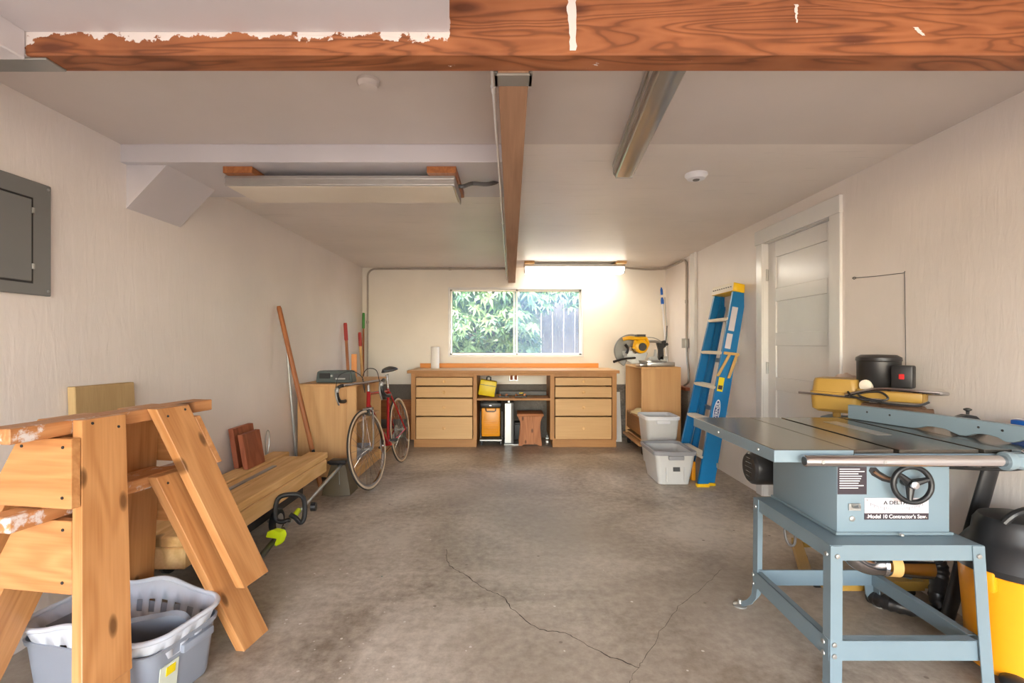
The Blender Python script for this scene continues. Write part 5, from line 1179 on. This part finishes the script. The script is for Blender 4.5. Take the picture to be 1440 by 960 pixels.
tx = P(1263, 709, by0 - .003); text("DELTA", 'maker_lettering', .019, tx, (1, 0, 0), (0, 0, 1), PRINT, np2, .0003, sx=1.15)
tp_ = P(1245.5, 709, by0 - .003)
b = B(); b.prism([tp_ + V((-.008, 0, 0)), tp_ + V((-.003, 0, 0)), tp_ + V((0, 0, .009)), tp_ + V((.003, 0, 0)), tp_ + V((.008, 0, 0)), tp_ + V((0, 0, .0145))], (0, .0005, 0)); b.build('maker_emblem', PRINT, np2)
b = B()
for i in range(31):
    a = R(-63 + 126 * i / 30); cc = P(1261, 674, by0 - .0026); r0 = .098; r1 = r0 + (.012 if i % 3 == 0 else .006)
    p0 = cc + V((math.sin(a) * r0 * 1.1, 0, -math.cos(a) * r0 * .35 - .07)); p1 = cc + V((math.sin(a) * r0 * 1.1, 0, -math.cos(a) * r0 * .35 - .07 - (r1 - r0)))
    b.box((p0 + p1) / 2, (.0009, .0006, (p0 - p1).length))
b.build('degree_scale', PRINT, np2)
for x, y in ((1219.5, 727.5), (1302.5, 727.5), (1219.5, 703), (1302.5, 703)):
    p = P(x, y, by0 - .003); b = B(); b.lathe(p, (0, -1, 0), [(0, .003), (.0012, .0025)], 8); b.build('rivet', CHROME, np2)
b = B(); a, c = P(1194, 708, by0 - .006), P(1211, 718, by0 - .006); b.bb((a.x, by0 - .006, c.z), (c.x, by0 - .0005, a.z), .001); b.tube([P(1200, 713, by0 - .01), P(1209, 712, by0 - .03)], .0055, 8, rr=[.004, .007]); b.build('lock_toggle', STEEL, ts)
b = B(); b.lathe(P(1198, 729, by0), (0, -1, 0), [(0, .011), (.004, .01), (.006, .004)], 14); b.build('bolt', STEEL, ts)
b = B(); b.lathe(P(1268, 753, by0 - .03), (0, 0, 1), [(0, .008), (.006, .008), (.008, .003)], 6); b.build('bolt', STEEL, ts)
# tilt crank on the right side
kc = V((bx1, 1.95, .65))
b = B(); b.lathe(kc, (1, 0, 0), [(0, .055), (.012, .055), (.016, .03), (.02, .012)], 28); b.tube([kc + V((.012, -.0, -.0)), kc + V((.03, 0, -.004)), kc + V((.085, -.02, -.002))], .009, 10, rr=[.008, .008, .014]); b.build('tilt_crank', BLACK, ts)
# motor behind
mc = V((1.19, 2.46, .60))
b = B(); b.lathe(mc, (1, 0, 0), [(0, .05), (.0, .068), (.012, .08), (.03, .084), (.2, .084), (.22, .075), (.225, .02)], 36); mo_ = b.build('motor', BLKM, ts)
for k in range(5):
    b = B(); b.box(mc + V((-.002, 0, -.045 + k * .0225)), (.004, .07 - abs(k - 2) * .014, .009), None, .002); b.build('vent', BLACK, mo_)
b = B(); b.bb((1.3, 2.26, .62), (1.38, 2.40, .66), .004); b.build('motor_bracket', BLKM, ts)
b = B(); b.tube(smoothpath([(1.175, 2.1, .5), (1.165, 2.09, .42), (1.17, 2.07, .375), (1.185, 2.05, .39), (1.19, 2.06, .5)], 5), .0055, 8); b.build('power_cord', CABLE, ts)
b = B(); b.tube(smoothpath([(bx1 + .0, 1.9, .745), (1.75, 1.9, .738), (1.88, 1.85, .745), (1.95, 1.82, .765)], 5), .006, 8); b.build('power_cord', BLKM, ts)

# silver dust duct hanging under the cabinet
c0, c1 = P(1212, 790, 2.05), P(1306, 797, 2.02); dd_ = (c1 - c0).normalized(); LL = (c1 - c0).length
b = B(); b.lathe(c0 + dd_ * .07, dd_, [(0, .045), (0, .047), (.012, .05), (.02, .047), (LL - .07, .046), (LL - .065, .035)], 32)
b.tube(smoothpath([c0 + dd_ * .075, c0 + dd_ * .02, c0 + V((-.03, 0, .03)), c0 + V((-.045, 0, .09)), V((c0.x - .045, c0.y, sz - .006))], 6), .046, 24); dk = b.build('dust_duct', CHROME, ts)
b = B(); b.lathe(c0 + dd_ * .095, dd_, [(0, .0465), (0, .048), (.04, .048), (.04, .0465)], 32, False); b.build('tape_band', TAN, dk)
# yellow machine behind the saw
ym = thing('bench_machine', 'mustard yellow bench machine with black motor standing behind the saw table', 'power tool', (1.78, 2.58, 0))
ang = math.atan2(2.30 - 2.62, 1.93 - 1.66); Wm = Matrix.Translation(V((1.84, 2.54, 0))) @ Matrix.Rotation(ang, 4, 'Z')
RMm = Matrix.Rotation(ang, 3, 'Z')
def ml(p): return Wm @ V(p)
def mbox(bb_, c, szz, bev=.006, seg=2): bb_.box(ml(c), szz, RMm, bev, seg); return bb_
b = B(); b.loft([[ml((-.12 + p.x, p.y, p.z)) for p in rrect(w_, d_, .035, z)] for w_, d_, z in ((.18, .17, .86), (.22, .20, .875), (.23, .21, .95), (.235, .215, .952), (.235, .215, .965), (.22, .20, .967), (.21, .19, 1.02), (.2, .18, 1.035))]); b.build('body', YELM, ym)
b = B(); b.tube([ml(p) for p in ((-.28, -.12, .955), (-.1, -.125, .95), (.1, -.12, .945))], .006, 8); b.build('rim_rod', CHROME, ym)
b = B(); mbox(b, (.11, -.045, .965), (.27, .12, .055), .012, 2); b.build('arm', YELM, ym)
b = B(); mbox(b, (.16, -.097, .967), (.11, .003, .035), 0, 1); lbm = b.build('label', LBLW, ym)
b = B(); mbox(b, (.16, -.0995, .974), (.085, .002, .006), 0, 1); b.build('label_print', PRINT, lbm)
b = B(); b.lathe(ml((.05, .0, 1.0)), (0, 0, 1), [(0, .08), (.02, .092), (.13, .094), (.135, .098), (.15, .096), (.163, .075), (.165, .01)], 36); mt_ = b.build('motor', BLKM, ym)
b = B(); b.lathe(ml((.02, -.075, 1.01)), (RMm @ V((-.1, -1, 0))), [(0, .03), (.022, .028), (.024, .02)], 20); b.build('motor_badge', CREAM, mt_)
b = B(); mbox(b, (.165, -.07, 1.06), (.085, .07, .11), .008, 2); sw_ = b.build('switch_box', BLACK, ym)
b = B(); mbox(b, (.165, -.108, 1.062), (.022, .008, .026), .003, 1); b.build('switch', REDP, sw_)
b = B(); b.tube(smoothpath([ml(p) for p in ((-.06, -.125, .955), (.03, -.14, .985), (.10, -.145, 1.0), (.25, -.15, .998), (.33, -.11, .993), (.28, -.05, .985), (.18, -.02, .98))], 5), .0085, 10); b.build('guard_bar', CHROME, ym)
b = B(); b.tube(smoothpath([ml(p) for p in ((-.05, -.12, .975), (-.02, -.15, .955), (.06, -.15, .94), (.12, -.14, .955), (.08, -.13, .985), (.0, -.14, .965), (.1, -.15, .935), (.22, -.14, .93), (.27, -.12, .95))], 6), .005, 8); b.build('cord', BLKM, ym)
b = B(); mbox(b, (.06, -.03, .90), (.36, .08, .035), .008, 1); b.tube(smoothpath([ml((.08, -.06, .905)), ml((.16, -.09, .91)), ml((.24, -.10, .9)), ml((.28, -.09, .9))], 5), .018, 8); b.build('underside', RUST, ym)
b = B(); b.lathe(ml((-.12, -.05, .832)), (0, 0, 1), [(0, .018), (.03, .02)], 16); b.build('foot', YELM, ym)
b = B()
for p in ((-.17, -.06), (-.17, .07), (.18, -.05), (.18, .03)): b.box(ml((p[0], p[1], .46)), (.03, .03, .74), RMm, .002)
mbox(b, (.0, -.01, .82), (.38, .13, .022), .003, 1); b.build('stand', SAWD, ym)
b = B(); mbox(b, (-.04, 0, .075), (.40, .06, .035), .004, 1); b.bb((1.5, 2.70, .06), (1.53, 2.73, .09)); b.bm.free()
mb = thing('mobile_base', 'yellow steel mobile base on the floor behind the saw stand', 'mobile base', (1.7, 2.6, 0))
q0, q1, q2, q3 = F(1128, 782), F(1180, 818), F(1310, 840), F(1240, 800)
a0 = V((1.49, 2.76, .06)); a1 = V((1.46, 2.36, .06)); a2 = V((1.97, 2.34, .06))
for p, q in ((V((1.66, 2.86, .065)), V((1.47, 2.44, .065))), (V((1.50, 2.36, .065)), V((1.97, 2.36, .065))), (V((1.69, 2.86, .065)), V((1.97, 2.86, .065))), (V((1.985, 2.36, .065)), V((1.985, 2.84, .065)))):
    board('base_rail', p, q, .05, .045, YELM, mb)
for p in ((1.63, 2.74, .025), (1.53, 2.46, .025), (1.93, 2.38, .025), (1.93, 2.82, .025)):
    b = B(); b.cyl(V(p) - V((.012, 0, 0)), V(p) + V((.012, 0, 0)), .0245); b.build('wheel', RUB, mb)
cloth('plastic_bag', (1.87, 2.735, .983), .11, .07, .06, 'crumpled pinkish plastic bag behind the yellow machine motor', plain('pinkish bag', (196, 172, 158), .35, bump=.4), 'bag', 3)
b = B(); mbox(b, (-.08, .13, .975), (.20, .12, .012), .002, 1); b.box(ml((-.08, .11, .93)), (.02, .02, .09), RMm); b.build('rear_shelf', YELM, ym)

t = thing('hand_plane', 'dark metal hand plane lying behind the rip fence at right', 'hand tool', (1.9, 1.98, TZ)); 
pc = V((1.86, 1.98, TZ + .002))
b = B(); b.prism([pc + V(p) for p in ((-.07, 0, 0), (.075, -.0, 0), (.05, 0, .03), (.02, 0, .055), (-.02, 0, .06), (-.05, 0, .05))], (.01, .04, 0), .003); b.build('body', BLKM, t)
b = B(); b.lathe(pc + V((.0, .02, .06)), (0, 0, 1), [(0, .005), (.012, .006), (.018, .014), (.022, .014), (.026, .005)], 14); b.build('knob', BLKM, t)
t = thing('blue_box', 'small blue object on the saw wing at the right edge of the photo', 'box', (1.89, 1.76, TZ))
b = B(); b.bb((1.90, 1.80, TZ + .0015), (1.99, 1.87, TZ + .062), .005, 2); b.build('body', BLUEP, t); b = B(); b.bb((1.908, 1.806, TZ + .063), (1.982, 1.864, TZ + .067), .002); b.build('lid', WHITE, t)

# ------------------------------------------------------------------ shop vacuum and wand
vc = V((1.845, 1.80, 0))
vv = thing('shop_vacuum', 'yellow and black shop vacuum standing right of the saw stand', 'vacuum cleaner', vc)
def ring_(r, z, sx_=1, sy_=1, n=36): return [vc + V((math.cos(2 * PI * k / n) * r * sx_, math.sin(2 * PI * k / n) * r * sy_, z)) for k in range(n)]
b = B(); b.loft([ring_(.115, .035), ring_(.13, .04), ring_(.135, .1), ring_(.155, .38), ring_(.16, .395), ring_(.155, .40)]); b.build('drum', YEL, vv)
b = B(); b.loft([ring_(.158, .401), ring_(.172, .402), ring_(.175, .425), ring_(.168, .44), ring_(.155, .47), ring_(.135, .5), ring_(.12, .52), ring_(.115, .56), ring_(.10, .585), ring_(.06, .597), ring_(.01, .6)]); ld_ = b.build('lid', BLACK, vv)
b = B(); b.tube(smoothpath([vc + V(p) for p in ((-.09, -.05, .58), (-.06, -.06, .615), (0, -.06, .63), (.06, -.06, .615), (.09, -.05, .58))], 5), .013, 10); b.build('handle', BLACK, vv)
for a in (200, 262, 20, 110):
    p = vc + V((math.cos(R(a)) * .162, math.sin(R(a)) * .162, .38)); b = B(); b.box(p, (.03, .05, .07), Matrix.Rotation(R(a), 3, 'Z'), .006, 2); b.build('latch', YEL if a in (200, 262) else BLACK, vv)
b = B(); b.lathe(vc + V((-.15, .07, .43)), (-1, .45, 0), [(0, .03), (.03, .03), (.034, .024), (.06, .024)], 20); b.build('hose_port', BLACK, vv)
for a in (225, 315, 45, 135):
    c_ = vc + V((math.cos(R(a)) * .14, math.sin(R(a)) * .14, 0)); b = B(); b.ball(c_ + V((0, 0, .045)), .042, (1, 1, .6)); b.cyl(c_ + V((-.01, 0, .018)), c_ + V((.01, 0, .018)), .0175); b.build('caster', BLACK, vv)
t = thing('vacuum_wand', 'flat black vacuum wand leaning against the wall behind the shop vacuum', 'vacuum wand', (1.8, 2.05, 0))
pa, pb = P(1394, 655, 2.0), P(1352, 800, 2.06); d = (pb - pa); pe = pa + d * (pa.z / (pa.z - pb.z)) * .985
b = B(); rgz = []
for f, w_ in ((0, .05), (.5, .055), (1, .042)):
    c_ = pa.lerp(pe, f); rgz.append([c_ + V((math.cos(2 * PI * k / 20) * w_ * .7, math.sin(2 * PI * k / 20) * .018, 0)) for k in range(20)])
b.loft(rgz); b.build('tube', BLKM, t)
t = thing('vacuum_hose', 'ribbed black hose hanging behind the saw stand down to the floor', 'hose', (1.72, 2.2, 0))
hpz = smoothpath([P(1308, 775, 2.2), P(1322, 800, 2.2), P(1318, 840, 2.15), P(1330, 862, 2.13), V((1.72, 2.2, .05)), V((1.69, 2.31, .036))], 10)
b = B(); b.tube(hpz, .034, 14, rr=[.034 if i % 2 else .030 for i in range(len(hpz))]); b.build('tube', BLKM, t)
